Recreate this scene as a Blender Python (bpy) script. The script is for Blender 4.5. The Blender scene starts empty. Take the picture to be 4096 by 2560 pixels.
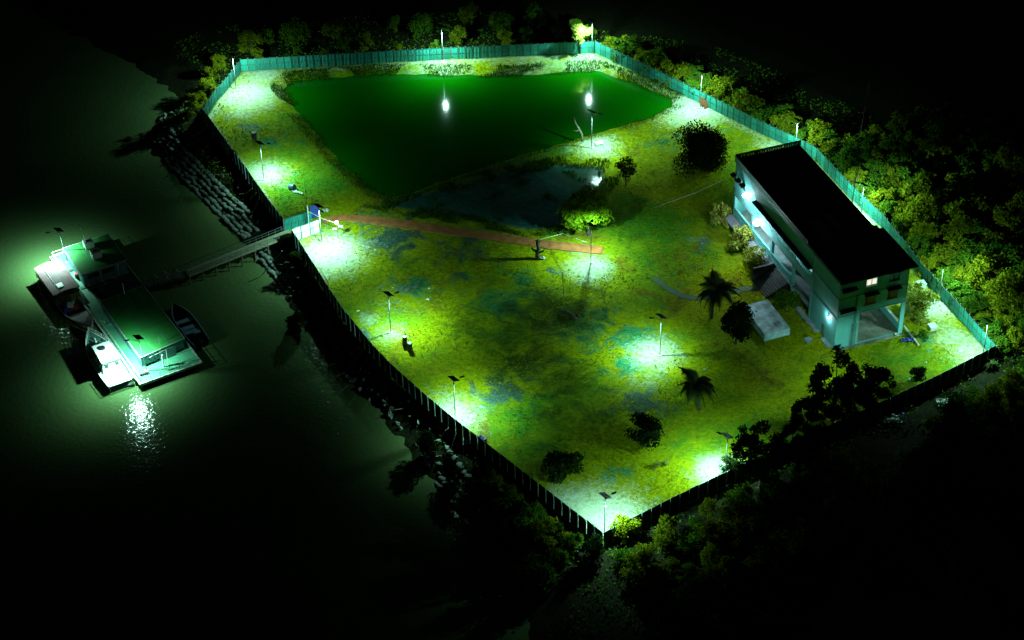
import bpy, bmesh, math, random
import numpy as np
from mathutils import Vector, Matrix, noise
random.seed(7); rng = np.random.default_rng(7)
PI = math.pi; R = math.radians
sc = bpy.context.scene; COL = sc.collection

# ------------------------------------------------------------------ camera
F_PX, TH, RO, CH = 7964.0, R(37.27), R(-1.228), 177.5
cam = bpy.data.cameras.new('camera'); camo = bpy.data.objects.new('camera', cam); COL.objects.link(camo)
fw = Vector((0, math.cos(TH), -math.sin(TH))); r0 = Vector((1, 0, 0)); u0 = r0.cross(fw)
cr = r0*math.cos(RO) + u0*math.sin(RO); cu = cr.cross(fw)
camo.matrix_world = Matrix(((cr.x, cu.x, -fw.x, 0), (cr.y, cu.y, -fw.y, 0), (cr.z, cu.z, -fw.z, CH), (0, 0, 0, 1)))
cam.sensor_width = 36; cam.lens = 36*F_PX/4096; cam.clip_start = 1; cam.clip_end = 6000
sc.camera = camo

def at(px, py, z=0.0):
    """world point at height z seen at pixel (px, py) of the 4096 x 2560 photograph"""
    d = fw*F_PX + cr*(px-2048) - cu*(py-1280)
    t = (z-CH)/d.z
    return Vector((d.x*t, d.y*t, z))
def atD(px, py, z=0.0): return at(px*1.6926, py*1.6926, z)

# ------------------------------------------------------------------ night sky and moonless glow
world = bpy.data.worlds.new('World'); sc.world = world; world.use_nodes = True
wb = world.node_tree.nodes['Background']; wb.inputs[0].default_value = (0.25, 0.6, 0.32, 1); wb.inputs[1].default_value = 0.0045
sc.view_settings.view_transform = 'Standard'; sc.view_settings.look = 'None'
sc.view_settings.exposure = 0.0; sc.view_settings.gamma = 1.0
LAMP_W = 11200.0
LAMP_COL = (0.50, 1.0, 0.80)

# ------------------------------------------------------------------ tagging and mesh helpers
def tag(o, label=None, cat=None, group=None, kind=None):
    if label: o['label'] = label
    if cat: o['category'] = cat
    if group: o['group'] = group
    if kind: o['kind'] = kind
    return o
def empty(name, loc=(0, 0, 0), rz=0.0, label=None, cat=None, group=None):
    o = bpy.data.objects.new(name, None); COL.objects.link(o); o.location = loc; o.rotation_euler = (0, 0, rz)
    o.empty_display_size = .3
    return tag(o, label, cat, group)
class MB:
    def __init__(s): s.v = []; s.f = []; s.m = []
    def add(s, vs, fs, mi=0):
        b = len(s.v); s.v += [tuple(v) for v in vs]; s.f += [tuple(i+b for i in f) for f in fs]; s.m += [mi]*len(fs); return s
    def box(s, x0, x1, y0, y1, z0, z1, mi=0):
        return s.add([(x0,y0,z0),(x1,y0,z0),(x1,y1,z0),(x0,y1,z0),(x0,y0,z1),(x1,y0,z1),(x1,y1,z1),(x0,y1,z1)],
                     [(0,3,2,1),(4,5,6,7),(0,1,5,4),(1,2,6,5),(2,3,7,6),(3,0,4,7)], mi)
    def obox(s, c, ax, ay, az, mi=0):
        c, ax, ay, az = map(Vector, (c, ax, ay, az)); vs = []
        for k in (-1, 1):
            for i, j in ((-1,-1),(1,-1),(1,1),(-1,1)): vs.append(c+ax*i+ay*j+az*k)
        return s.add(vs, [(0,3,2,1),(4,5,6,7),(0,1,5,4),(1,2,6,5),(2,3,7,6),(3,0,4,7)], mi)
    def tube(s, pts, rad, n=6, mi=0, cap=True):
        pts = [Vector(p) for p in pts]; rs = rad if isinstance(rad, (list, tuple)) else [rad]*len(pts)
        b = len(s.v)
        for i, p in enumerate(pts):
            d = (pts[min(i+1, len(pts)-1)]-pts[max(i-1, 0)]).normalized()
            a = d.cross(Vector((0, 0, 1)) if abs(d.z) < .9 else Vector((1, 0, 0))).normalized(); c = d.cross(a)
            for k in range(n):
                t = 2*PI*k/n; s.v.append(tuple(p+(a*math.cos(t)+c*math.sin(t))*rs[i]))
        for i in range(len(pts)-1):
            for k in range(n):
                s.f.append((b+i*n+k, b+i*n+(k+1) % n, b+(i+1)*n+(k+1) % n, b+(i+1)*n+k)); s.m.append(mi)
        if cap:
            s.f.append(tuple(b+k for k in range(n))[::-1]); s.m.append(mi)
            s.f.append(tuple(b+(len(pts)-1)*n+k for k in range(n))); s.m.append(mi)
        return s
    def ball(s, c, r, seg=10, ring=6, sq=1.0, mi=0, jit=0.0):
        c = Vector(c); b = len(s.v); r = r if isinstance(r, tuple) else (r, r, r*sq)
        s.v.append((c.x, c.y, c.z+r[2]))
        for i in range(1, ring):
            for k in range(seg):
                t = PI*i/ring; p = 2*PI*k/seg; j = 1+random.uniform(-jit, jit)
                s.v.append((c.x+r[0]*j*math.sin(t)*math.cos(p), c.y+r[1]*j*math.sin(t)*math.sin(p), c.z+r[2]*j*math.cos(t)))
        s.v.append((c.x, c.y, c.z-r[2])); e = len(s.v)-1
        for k in range(seg): s.f.append((b, b+1+k, b+1+(k+1) % seg)); s.m.append(mi)
        for i in range(ring-2):
            for k in range(seg):
                a = b+1+i*seg; s.f.append((a+k, a+seg+k, a+seg+(k+1) % seg, a+(k+1) % seg)); s.m.append(mi)
        a = b+1+(ring-2)*seg
        for k in range(seg): s.f.append((a+k, e, a+(k+1) % seg)); s.m.append(mi)
        return s
    def mesh(s, name, mats, smooth=False):
        me = bpy.data.meshes.new(name); me.from_pydata(s.v, [], s.f)
        for m in (mats if isinstance(mats, (list, tuple)) else [mats]): me.materials.append(m)
        if any(s.m): me.polygons.foreach_set('material_index', s.m)
        if smooth: me.polygons.foreach_set('use_smooth', [True]*len(s.f))
        me.update(); return me
    def build(s, name, mats, parent=None, loc=None, smooth=False):
        return link(name, s.mesh(name, mats, smooth), parent, loc)
def link(name, me, parent=None, loc=None, rot=None, scale=None):
    o = bpy.data.objects.new(name, me); COL.objects.link(o)
    if parent: o.parent = parent
    if loc is not None: o.location = loc
    if rot is not None: o.rotation_euler = rot
    if scale is not None: o.scale = scale
    return o
def copy_tree(o, parent=None):
    c = o.copy(); COL.objects.link(c); c.parent = parent
    for ch in list(o.children): copy_tree(ch, c)
    return c

# ------------------------------------------------------------------ materials
def mat(name, col, rough=.7, metal=0, emit=None, es=0, col2=None, scale=3.0, bump=0, spec=.5, bscale=None, detail=5):
    m = bpy.data.materials.new(name); m.use_nodes = True; nt = m.node_tree; b = nt.nodes['Principled BSDF']
    b.inputs['Roughness'].default_value = rough; b.inputs['Metallic'].default_value = metal
    b.inputs['Specular IOR Level'].default_value = spec
    b.inputs['Base Color'].default_value = (*col, 1)
    tc = nt.nodes.new('ShaderNodeTexCoord')
    if col2:
        n = nt.nodes.new('ShaderNodeTexNoise'); n.inputs['Scale'].default_value = scale; n.inputs['Detail'].default_value = detail
        n.inputs['Roughness'].default_value = .65
        r = nt.nodes.new('ShaderNodeValToRGB'); r.color_ramp.elements[0].position = .35; r.color_ramp.elements[1].position = .65
        r.color_ramp.elements[0].color = (*col, 1); r.color_ramp.elements[1].color = (*col2, 1)
        nt.links.new(tc.outputs['Object'], n.inputs['Vector']); nt.links.new(n.outputs['Fac'], r.inputs[0]); nt.links.new(r.outputs[0], b.inputs['Base Color'])
    if bump:
        n2 = nt.nodes.new('ShaderNodeTexNoise'); n2.inputs['Scale'].default_value = bscale or scale*4; n2.inputs['Detail'].default_value = 4
        bp = nt.nodes.new('ShaderNodeBump'); bp.inputs['Strength'].default_value = bump; bp.inputs['Distance'].default_value = .05
        nt.links.new(tc.outputs['Object'], n2.inputs['Vector']); nt.links.new(n2.outputs['Fac'], bp.inputs['Height']); nt.links.new(bp.outputs[0], b.inputs['Normal'])
    if emit:
        b.inputs['Emission Color'].default_value = (*emit, 1); b.inputs['Emission Strength'].default_value = es
    return m
def leafmat(name, c1, c2, trans=.3, scale=.8):
    m = bpy.data.materials.new(name); m.use_nodes = True; nt = m.node_tree; nt.nodes.clear()
    out = nt.nodes.new('ShaderNodeOutputMaterial'); d = nt.nodes.new('ShaderNodeBsdfDiffuse'); t = nt.nodes.new('ShaderNodeBsdfTranslucent')
    mx = nt.nodes.new('ShaderNodeMixShader'); mx.inputs[0].default_value = trans
    tc = nt.nodes.new('ShaderNodeTexCoord'); n = nt.nodes.new('ShaderNodeTexNoise'); n.inputs['Scale'].default_value = scale; n.inputs['Detail'].default_value = 6
    oi = nt.nodes.new('ShaderNodeObjectInfo')
    ad = nt.nodes.new('ShaderNodeMath'); ad.operation = 'MULTIPLY_ADD'; ad.inputs[1].default_value = .35; nt.links.new(oi.outputs['Random'], ad.inputs[0]); nt.links.new(n.outputs['Fac'], ad.inputs[2])
    r = nt.nodes.new('ShaderNodeValToRGB'); r.color_ramp.elements[0].position = .42; r.color_ramp.elements[1].position = .85
    r.color_ramp.elements[0].color = (*c1, 1); r.color_ramp.elements[1].color = (*c2, 1)
    nt.links.new(tc.outputs['Object'], n.inputs['Vector']); nt.links.new(ad.outputs[0], r.inputs[0])
    nt.links.new(r.outputs[0], d.inputs[0]); nt.links.new(r.outputs[0], t.inputs[0])
    nt.links.new(d.outputs[0], mx.inputs[1]); nt.links.new(t.outputs[0], mx.inputs[2]); nt.links.new(mx.outputs[0], out.inputs[0])
    return m
M = {}
M['steel'] = mat('galvanised steel', (.22, .26, .26), .5, .3, col2=(.15, .18, .18), scale=6)
M['dark'] = mat('dark metal', (.012, .015, .016), .6)
M['panel'] = mat('solar cells', (.006, .010, .022), .22)
M['lens'] = mat('lamp lens', (.8, .9, .9), .3, emit=(.8, 1, .95), es=60)
M['bulb'] = mat('bulb glass', (.9, .95, 1), .3, emit=(.82, .96, 1), es=55)
M['concrete'] = mat('weathered concrete', (.24, .34, .36), .85, col2=(.13, .18, .18), scale=.9, bump=.4)
M['pale'] = mat('pale concrete', (.45, .55, .5), .85, col2=(.3, .38, .35), scale=1.2, bump=.3)
M['wall'] = mat('teal wall paint', (.11, .42, .42), .75, col2=(.09, .36, .36), scale=.5, bump=.12, bscale=8)
M['trim'] = mat('grey trim paint', (.09, .22, .20), .75, col2=(.06, .16, .15), scale=.9)
M['roof'] = mat('dark roof screed', (.020, .024, .028), .95, col2=(.035, .034, .032), scale=.35, bump=.4)
M['awning'] = mat('dark awning', (.02, .022, .022), .8)
M['glass'] = mat('dark window glass', (.02, .03, .03), .12)
M['curtain'] = mat('brown curtain', (.45, .26, .06), .8, col2=(.20, .14, .05), scale=4)
M['litroom'] = mat('lit curtain', (.8, .8, .7), .8, emit=(1, 1, .82), es=.9)
M['white'] = mat('white gloss paint', (.72, .78, .76), .35, col2=(.6, .66, .64), scale=1.5)
M['whiteroof'] = mat('white cabin paint', (.78, .82, .82), .4, col2=(.66, .7, .7), scale=1)
M['deckgreen'] = mat('green deck paint', (.02, .26, .045), .6, col2=(.035, .17, .05), scale=.5, bump=.2)
M['rubber'] = mat('black rubber', (.012, .012, .012), .7)
M['hullwood'] = mat('tarred hull wood', (.035, .03, .026), .6, col2=(.07, .05, .035), scale=2, bump=.4)
M['wood'] = mat('weathered wood', (.16, .13, .08), .8, col2=(.09, .075, .05), scale=3, bump=.5)
M['plank'] = mat('pale planks', (.50, .42, .42), .7, col2=(.34, .28, .30), scale=2.2, bump=.4)
M['canopy'] = mat('faded pink awning sheet', (.34, .17, .21), .7, col2=(.22, .11, .14), scale=1.1, bump=.3)
M['red'] = mat('red plastic', (.6, .02, .01), .4)
M['blue'] = mat('blue plastic', (.01, .04, .45), .45)
M['bluetarp'] = mat('blue tarpaulin', (.02, .05, .32), .5, col2=(.01, .03, .18), scale=2, bump=.6)
M['yellow'] = mat('yellow paint', (.30, .28, .02), .5)
M['skiff'] = mat('faded blue fibreglass', (.30, .45, .62), .6, col2=(.22, .36, .5), scale=1.4)
M['bark'] = mat('bark', (.07, .06, .04), .9, col2=(.035, .03, .022), scale=3, bump=.8)
M['deadwood'] = mat('dead wood', (.20, .20, .15), .85, col2=(.10, .10, .08), scale=3, bump=.7)
M['bag'] = mat('sandbag cloth', (.14, .19, .17), .85, col2=(.06, .085, .07), scale=1.6, bump=.5)
M['stone'] = mat('rubble stone', (.20, .25, .22), .9, col2=(.10, .13, .11), scale=2, bump=.7)
M['rope'] = mat('pale rope', (.45, .55, .40), .8)
M['rust'] = mat('rusty sheet', (.24, .07, .02), .8, col2=(.14, .05, .02), scale=2)
M['leafY'] = leafmat('yellow green leaves', (.06, .085, .004), (.19, .23, .008))
M['leafG'] = leafmat('mid green leaves', (.020, .07, .006), (.08, .17, .010))
M['leafD'] = leafmat('dark leaves', (.008, .020, .006), (.025, .05, .010))
M['leafB'] = leafmat('bright shrub leaves', (.16, .20, .015), (.38, .44, .09))
M['leafM'] = leafmat('deep mango leaves', (.012, .035, .002), (.13, .24, .006), .12)
M['frond'] = leafmat('palm frond', (.02, .05, .02), (.07, .11, .03), .25)

def fence_mat():
    m = mat('teal fence sheet', (.015, .23, .18), .55, col2=(.02, .30, .24), scale=.45)
    nt = m.node_tree; b = nt.nodes['Principled BSDF']
    src = b.inputs['Base Color'].links[0].from_socket; oi = nt.nodes.new('ShaderNodeObjectInfo'); hs = nt.nodes.new('ShaderNodeHueSaturation'); mr = nt.nodes.new('ShaderNodeMapRange'); mr.inputs[3].default_value = .62; mr.inputs[4].default_value = 1.2
    nt.links.new(oi.outputs['Random'], mr.inputs[0]); nt.links.new(mr.outputs[0], hs.inputs['Value']); nt.links.new(src, hs.inputs['Color']); nt.links.new(hs.outputs[0], b.inputs['Base Color'])
    tc = nt.nodes.new('ShaderNodeTexCoord'); w = nt.nodes.new('ShaderNodeTexWave'); w.inputs['Scale'].default_value = 1.6; w.inputs['Distortion'].default_value = 0
    bp = nt.nodes.new('ShaderNodeBump'); bp.inputs['Strength'].default_value = .9; bp.inputs['Distance'].default_value = .06
    nt.links.new(tc.outputs['Object'], w.inputs['Vector']); nt.links.new(w.outputs['Fac'], bp.inputs['Height']); nt.links.new(bp.outputs[0], b.inputs['Normal'])
    return m
M['fence'] = fence_mat()

# ------------------------------------------------------------------ terrain polygons (world metres)
def poly(pts, z=0): return [at(x, y, z).to_2d() for x, y in pts]
FW = [(811,434),(866,351),(900,317),(961,237)]
FN = [(961,237),(1600,198.6),(2381,163.6)]
FE = [(2381,163.6),(2700,313),(3000,461.6),(3204,556.5),(3259,584),(3296,621),(3407,739),(3470,800),(3537,862),(3603,943),(3691,1057.5),(3783,1155),(3859,1237),(3984,1381.5)]
FS = [(3984,1381.5),(3765,1494),(3552,1594),(3260,1728),(2963,1858),(2690,1990),(2412,2129.5)]
FR = [(2412,2129.5),(2220,1984),(2024,1832),(1816,1673),(1700,1577),(1570,1461),(1487,1375.6),(1430,1305),(1368,1230.6),(1304,1133),(1242,1033),(1166,917)]
FL = [(1134.7,875.6),(1083,811),(981,665.7),(895,550),(811,434)]
comp = [at(x, y, 2.4).to_2d() for x, y in FN[:-1]+FE[:-1]+FS[:-1]+FR+FL[:-1]+FW[:-1]]
SHORE = [(2150,2900),(2120,2560),(2085,2350),(2030,2230),(1880,2065),(1805,2011),(1727,1924),(1631,1793),(1557,1714),(1500,1636),(1372,1502),(1316,1428),(1283,1353),(1223,1309),(1165,1220),(1137,1160),(1093,1093),(1037,1041),(991,973),(964,950),(829,814),(679,667),(591,548),(640,470),(760,410),(640,330),(420,200),(150,60),(-300,-300),(-900,-500)]
shore = [at(x, y, -2.5).to_2d() for x, y in SHORE]
land = shore + [Vector((-150, 900)), Vector((900, 900)), Vector((900, 60)), Vector((0, 60))]
PONDD = [(668,212),(692,190),(900,174),(1200,178),(1410,166),(1500,196),(1588,232),(1592,254),(1540,278),(1420,314),(1220,372),(1092,414),(960,462),(915,468),(878,452),(800,382),(740,312),(696,256)]
pond = [atD(x, y, -.8).to_2d() for x, y in PONDD]
MUDD = [(870,480),(940,470),(1040,445),(1180,412),(1330,385),(1420,392),(1440,430),(1400,470),(1360,500),(1340,545),(1250,548),(1100,520),(960,500)]
mud = [atD(x, y, -.22).to_2d() for x, y in MUDD]
def sdist(P, poly):
    """signed distance of points P (n,2) to polygon, positive inside"""
    A = np.array([(p.x, p.y) for p in poly]); B = np.roll(A, -1, 0); d = np.full(len(P), 1e9); ins = np.zeros(len(P), bool)
    for a, b in zip(A, B):
        ab = b-a; t = np.clip(((P-a)@ab)/(ab@ab), 0, 1); q = a+t[:, None]*ab
        d = np.minimum(d, np.hypot(*(P-q).T))
        c = ((a[1] > P[:, 1]) != (b[1] > P[:, 1]))
        with np.errstate(divide='ignore', invalid='ignore'):
            xi = (b[0]-a[0])*(P[:, 1]-a[1])/(b[1]-a[1])+a[0]
        ins ^= c & (P[:, 0] < xi)
    return np.where(ins, d, -d)
def sstep(x): x = np.clip(x, 0, 1); return x*x*(3-2*x)
def wav(P, s, k=0):
    x, y = P[:, 0]/s, P[:, 1]/s
    return (np.sin(x*1.3+k+1.7*np.sin(y*.9+k))+np.sin(y*1.7+2*k+1.3*np.sin(x*1.1))+np.sin((x+y)*2.3+k*3)*.5)/2.5
def height(P):
    dl = sdist(P, land); dc = sdist(P, comp); dp = sdist(P, pond)+.3*wav(P, 1.6, 7)+.15*wav(P, .7, 2); dm = sdist(P, mud)+.8*wav(P, 2.0, 7)+.5*wav(P, .7, 2)
    out = np.minimum(-2.5+(dl+.7*wav(P, 2.1, 3)+.5*wav(P, .8, 6))*.42, -.25+.15*wav(P, 3, 1)); out = np.maximum(out, -5.5)
    inn = .05*wav(P, 2.2)+.03*wav(P, .9, 2)
    w = sstep((dc+1.5)/1.8); h = out*(1-w)+inn*w
    pb = sstep((dp+2.8)/6.0); h = np.where(dc > 0, h*(1-pb)+pb*(-1.65), h)
    rim = np.exp(-((dp+2.6)/1.2)**2)*.06*(dc > 1)*(dp < 0); h = h+rim
    mb = sstep((dm+1.2)/3.0); h = np.where((dc > 0) & (dp < -.5), h*(1-mb)+mb*(-.19-.22*sstep((P[:, 0]-6)/9)+.10*wav(P, 1.9, 4)+.06*wav(P, .7, 1)), h)
    return h
def hz(x, y): return float(height(np.array([[x, y]]))[0])

xs = np.unique(np.concatenate([np.linspace(-700, -100, 12), np.linspace(-100, -60, 30), np.arange(-60, 76, .6), np.linspace(76, 130, 40), np.linspace(130, 900, 12)]))
ys = np.unique(np.concatenate([np.linspace(40, 160, 30), np.linspace(160, 184, 22), np.arange(184, 316, .6), np.linspace(316, 400, 40), np.linspace(400, 1500, 12)]))
X, Y = np.meshgrid(xs, ys); P = np.stack([X.ravel(), Y.ravel()], 1); Z = height(P)
nx, ny = len(xs), len(ys); idx = np.arange(nx*ny).reshape(ny, nx)
quads = np.stack([idx[:-1, :-1], idx[:-1, 1:], idx[1:, 1:], idx[1:, :-1]], -1).reshape(-1, 4)
gm = bpy.data.meshes.new('ground'); gm.from_pydata(np.column_stack([P, Z]).tolist(), [], quads.tolist())
gm.polygons.foreach_set('use_smooth', [True]*len(quads))
# bare soil with painted lamp glow, moist mud and rank grass areas: (Dx, Dy, radius m, weight)
BARE_GLOW = [(590,225,5.5,1),(575,262,3,.8),(620,175,4,.9),(632,412,3.6,1),(780,600,5,1.1),(765,640,3,.8),(1045,150,6,.7),(1240,148,8,.6),(1385,135,7,.7),(1480,155,4,.6),(1560,205,4,.6),(1640,252,5.5,1.1),(1600,280,4,.7),
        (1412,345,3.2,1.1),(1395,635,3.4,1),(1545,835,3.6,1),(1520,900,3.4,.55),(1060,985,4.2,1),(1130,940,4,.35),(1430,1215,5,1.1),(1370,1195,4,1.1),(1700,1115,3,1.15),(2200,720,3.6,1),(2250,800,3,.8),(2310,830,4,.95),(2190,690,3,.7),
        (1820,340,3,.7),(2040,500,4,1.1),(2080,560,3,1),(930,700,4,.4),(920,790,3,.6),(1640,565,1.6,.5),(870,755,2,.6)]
GREEN = [(1500,800,4.5,1),(1480,860,4,.9),(870,520,5,.5),(1210,700,8,.6),(980,680,5,.7),(1370,760,7,.8),(2185,800,2,1),(1330,520,6,.4),(640,330,3,.8),(1460,1120,3,.6),(1050,420,5,.4),(1560,330,6,.5),(1250,870,6,.6)]
WET = [(1190,930,4.5,1),(1520,950,4.5,.9),(930,560,7,.9),(1100,580,6,.7),(1240,440,8,.9),(1640,570,4,.5),(590,300,3,.8),(850,790,2.5,.8),(620,440,3,.4),(960,690,3,.6),(900,565,6,.8)]
DARKG_SHADE = [(1310,740,9,1),(1230,860,8,.9),(1110,760,5,.7),(1400,690,4,.7),(1330,980,6,.7),(1430,760,4,.6),(1330,900,7,.8),(1560,400,5,.5),(1900,900,6,.4),(1480,560,4,.5),(960,600,5,.4)]  # lawn shade painted in together with darker wet grass
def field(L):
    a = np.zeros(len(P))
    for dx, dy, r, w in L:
        c = atD(dx, dy); d = np.hypot(P[:, 0]-c.x, P[:, 1]-c.y)/(r*(1.45 if L is BARE_GLOW else 1))  # soil patches widened to paint the soft glow round the lamps
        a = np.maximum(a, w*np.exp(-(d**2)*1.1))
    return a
dc_ = sdist(P, comp)
for nm, a in (('bare', field(BARE_GLOW)), ('rank', field(GREEN)), ('wet', field(WET)), ('mud', sstep((sdist(P, mud)+1.0)/3.0)), ('dark', field(DARKG_SHADE)), ('inside', sstep(dc_/1.0+.5))):  # bare also holds painted lamp glow, dark also holds painted shade
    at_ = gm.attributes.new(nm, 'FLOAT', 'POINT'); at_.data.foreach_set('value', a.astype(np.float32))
edge = np.exp(-((sdist(P, comp)-.8)/1.0)**2)
at_ = gm.attributes.new('edge', 'FLOAT', 'POINT'); at_.data.foreach_set('value', (edge*((P[:, 1] > 262)+.5*(P[:, 1] <= 262))).astype(np.float32))

def ground_mat():
    m = bpy.data.materials.new('rough grass and sandy soil'); m.use_nodes = True; nt = m.node_tree; b = nt.nodes['Principled BSDF']
    N = nt.nodes.new; Lk = nt.links.new
    tc = N('ShaderNodeTexCoord')
    def noi(s, d=6, rr=.6, dist=0, st=None):
        n = N('ShaderNodeTexNoise'); n.inputs['Scale'].default_value = s; n.inputs['Detail'].default_value = d; n.inputs['Roughness'].default_value = rr; n.inputs['Distortion'].default_value = dist
        if st:
            mp = N('ShaderNodeMapping'); mp.inputs['Scale'].default_value = st; mp.inputs['Rotation'].default_value = (0, 0, .5); Lk(tc.outputs['Object'], mp.inputs['Vector']); Lk(mp.outputs[0], n.inputs['Vector'])
        else: Lk(tc.outputs['Object'], n.inputs['Vector'])
        return n.outputs['Fac']
    def ramp(src, p0, p1, c0=(0, 0, 0), c1=(1, 1, 1)):
        r = N('ShaderNodeValToRGB'); r.color_ramp.elements[0].position = p0; r.color_ramp.elements[1].position = p1
        r.color_ramp.elements[0].color = (*c0, 1); r.color_ramp.elements[1].color = (*c1, 1); Lk(src, r.inputs[0]); return r.outputs[0]
    def mixc(f, a, c):
        x = N('ShaderNodeMix'); x.data_type = 'RGBA'
        Lk(f, x.inputs[0]) if not isinstance(f, float) else setattr(x.inputs[0], 'default_value', f)
        for k, v in ((6, a), (7, c)):
            if isinstance(v, tuple): x.inputs[k].default_value = (*v, 1)
            else: Lk(v, x.inputs[k])
        return x.outputs[2]
    def math_(op, a, c):
        x = N('ShaderNodeMath'); x.operation = op
        for k, v in ((0, a), (1, c)):
            if isinstance(v, (int, float)): x.inputs[k].default_value = v
            else: Lk(v, x.inputs[k])
        return x.outputs[0]
    def attr(n): a = N('ShaderNodeAttribute'); a.attribute_name = n; return a.outputs['Fac']
    big = noi(.045, 4, .5, .5); mid = noi(.32, 8, .68, .8); fine = noi(1.7, 8, .75, .6); tuft = noi(5.5, 4, .7); streak = noi(1.1, 6, .7, .3, (1, 3.2, 1))
    yel = mixc(ramp(fine, .35, .66), (.12, .17, .001), (.32, .39, .001))
    grn = mixc(ramp(streak, .35, .68), (.018, .10, .005), (.08, .27, .010))
    brn = mixc(ramp(fine, .4, .6), (.08, .065, .008), (.17, .13, .012))
    g1 = mixc(ramp(math_('ADD', math_('MULTIPLY', big, .75), math_('MULTIPLY', mid, .35)), .50, .66), yel, grn)
    g2 = mixc(ramp(noi(.11, 7, .66, 1.2), .56, .70), g1, brn)
    g3 = mixc(ramp(math_('ADD', attr('rank'), math_('ADD', math_('MULTIPLY', math_('SUBTRACT', mid, .5), 2.6), math_('MULTIPLY', math_('SUBTRACT', fine, .5), 1.6))), .38, .75), g2, mixc(ramp(fine, .4, .62), (.008, .10, .035), (.02, .27, .12)))
    g4 = mixc(ramp(math_('ADD', attr('wet'), math_('ADD', math_('MULTIPLY', math_('SUBTRACT', mid, .5), 3.0), math_('MULTIPLY', math_('SUBTRACT', fine, .5), 2.0))), .45, .8), g3, mixc(ramp(fine, .4, .65), (.02, .055, .045), (.06, .15, .12)))
    g4 = mixc(ramp(math_('ADD', attr('dark'), math_('MULTIPLY', math_('SUBTRACT', mid, .5), 2.2)), .35, .95), g4, mixc(ramp(fine, .35, .65), (.012, .035, .002), (.06, .10, .004)))  # darker grass, with the shade between lamps put into its colour
    g4 = mixc(ramp(math_('ADD', attr('mud'), math_('MULTIPLY', math_('SUBTRACT', fine, .5), 1.2)), .25, .75), g4, mixc(ramp(streak, .4, .65), (.006, .05, .045), (.025, .13, .11)))
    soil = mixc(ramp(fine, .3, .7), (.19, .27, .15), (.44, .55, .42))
    soil_glow_sel = ramp(math_('ADD', math_('MULTIPLY', math_('MAXIMUM', attr('bare'), math_('MULTIPLY', attr('edge'), .75)), .95), math_('MULTIPLY', math_('SUBTRACT', math_('ADD', math_('MULTIPLY', mid, .5), math_('MULTIPLY', fine, .5)), .5), 2.2)), .34, .92)  # pale soil blends out softly as painted lamp glow
    g5 = mixc(soil_glow_sel, g4, soil)
    # small clods and dry stalks
    g6 = mixc(ramp(tuft, .30, .42), mixc(.55, g5, (.02, .03, .004)), g5)
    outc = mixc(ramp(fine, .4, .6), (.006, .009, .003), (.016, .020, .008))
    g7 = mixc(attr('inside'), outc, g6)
    Lk(g7, b.inputs['Base Color'])
    rr = N('ShaderNodeMapRange'); rr.inputs[1].default_value = .3; rr.inputs[2].default_value = .9; rr.inputs[3].default_value = .9; rr.inputs[4].default_value = .45
    Lk(math_('MULTIPLY', math_('MAXIMUM', attr('wet'), math_('MULTIPLY', attr('mud'), .45)), math_('ADD', mid, .4)), rr.inputs[0]); Lk(rr.outputs[0], b.inputs['Roughness']); b.inputs['Specular IOR Level'].default_value = .06
    bp = N('ShaderNodeBump'); bp.inputs['Strength'].default_value = .9; bp.inputs['Distance'].default_value = .35
    hh = math_('ADD', math_('MULTIPLY', fine, .7), math_('ADD', math_('MULTIPLY', tuft, .35), math_('MULTIPLY', streak, .5)))
    Lk(hh, bp.inputs['Height']); Lk(bp.outputs[0], b.inputs['Normal'])
    return m
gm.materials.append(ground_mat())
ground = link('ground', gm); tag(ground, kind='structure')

# ------------------------------------------------------------------ water
def water_mat(name, diff, rough, bump, bscale, spec=.5, mix=.5, col2=None):
    m = bpy.data.materials.new(name); m.use_nodes = True; nt = m.node_tree; b = nt.nodes['Principled BSDF']; N = nt.nodes.new; Lk = nt.links.new
    b.inputs['Base Color'].default_value = (*diff, 1); b.inputs['Roughness'].default_value = rough; b.inputs['IOR'].default_value = 1.33; b.inputs['Specular IOR Level'].default_value = spec
    tc = N('ShaderNodeTexCoord'); n = N('ShaderNodeTexNoise'); n.inputs['Scale'].default_value = bscale; n.inputs['Detail'].default_value = 3; n.inputs['Roughness'].default_value = .6
    n3 = N('ShaderNodeTexNoise'); n3.inputs['Scale'].default_value = .05; n3.inputs['Detail'].default_value = 4
    r = N('ShaderNodeValToRGB'); r.color_ramp.elements[0].color = (*diff, 1); r.color_ramp.elements[1].color = (*(col2 or diff), 1); r.color_ramp.elements[0].position = .4; r.color_ramp.elements[1].position = .6
    Lk(tc.outputs['Object'], n.inputs['Vector']); Lk(tc.outputs['Object'], n3.inputs['Vector']); Lk(n3.outputs['Fac'], r.inputs[0]); Lk(r.outputs[0], b.inputs['Base Color'])
    bp = N('ShaderNodeBump'); bp.inputs['Strength'].default_value = bump; bp.inputs['Distance'].default_value = .1
    Lk(n.outputs['Fac'], bp.inputs['Height']); Lk(bp.outputs[0], b.inputs['Normal'])
    return m
M['river'] = water_mat('silty river water', (.075, .12, .045), .13, .95, 1.5, col2=(.055, .10, .038))
M['pondw'] = water_mat('green pond water', (.001, .085, .0005), .085, .10, .8, col2=(.002, .070, .0005))
M['mudw'] = water_mat('shallow muddy water', (.05, .11, .09), .11, .35, 3.5, col2=(.03, .07, .05))
MB().add([(-1500,-50,-2.5),(300,-50,-2.5),(300,1600,-2.5),(-1500,1600,-2.5)], [(0,1,2,3)]).build('river_water', M['river'])
tag(bpy.data.objects['river_water'], kind='structure')
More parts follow.
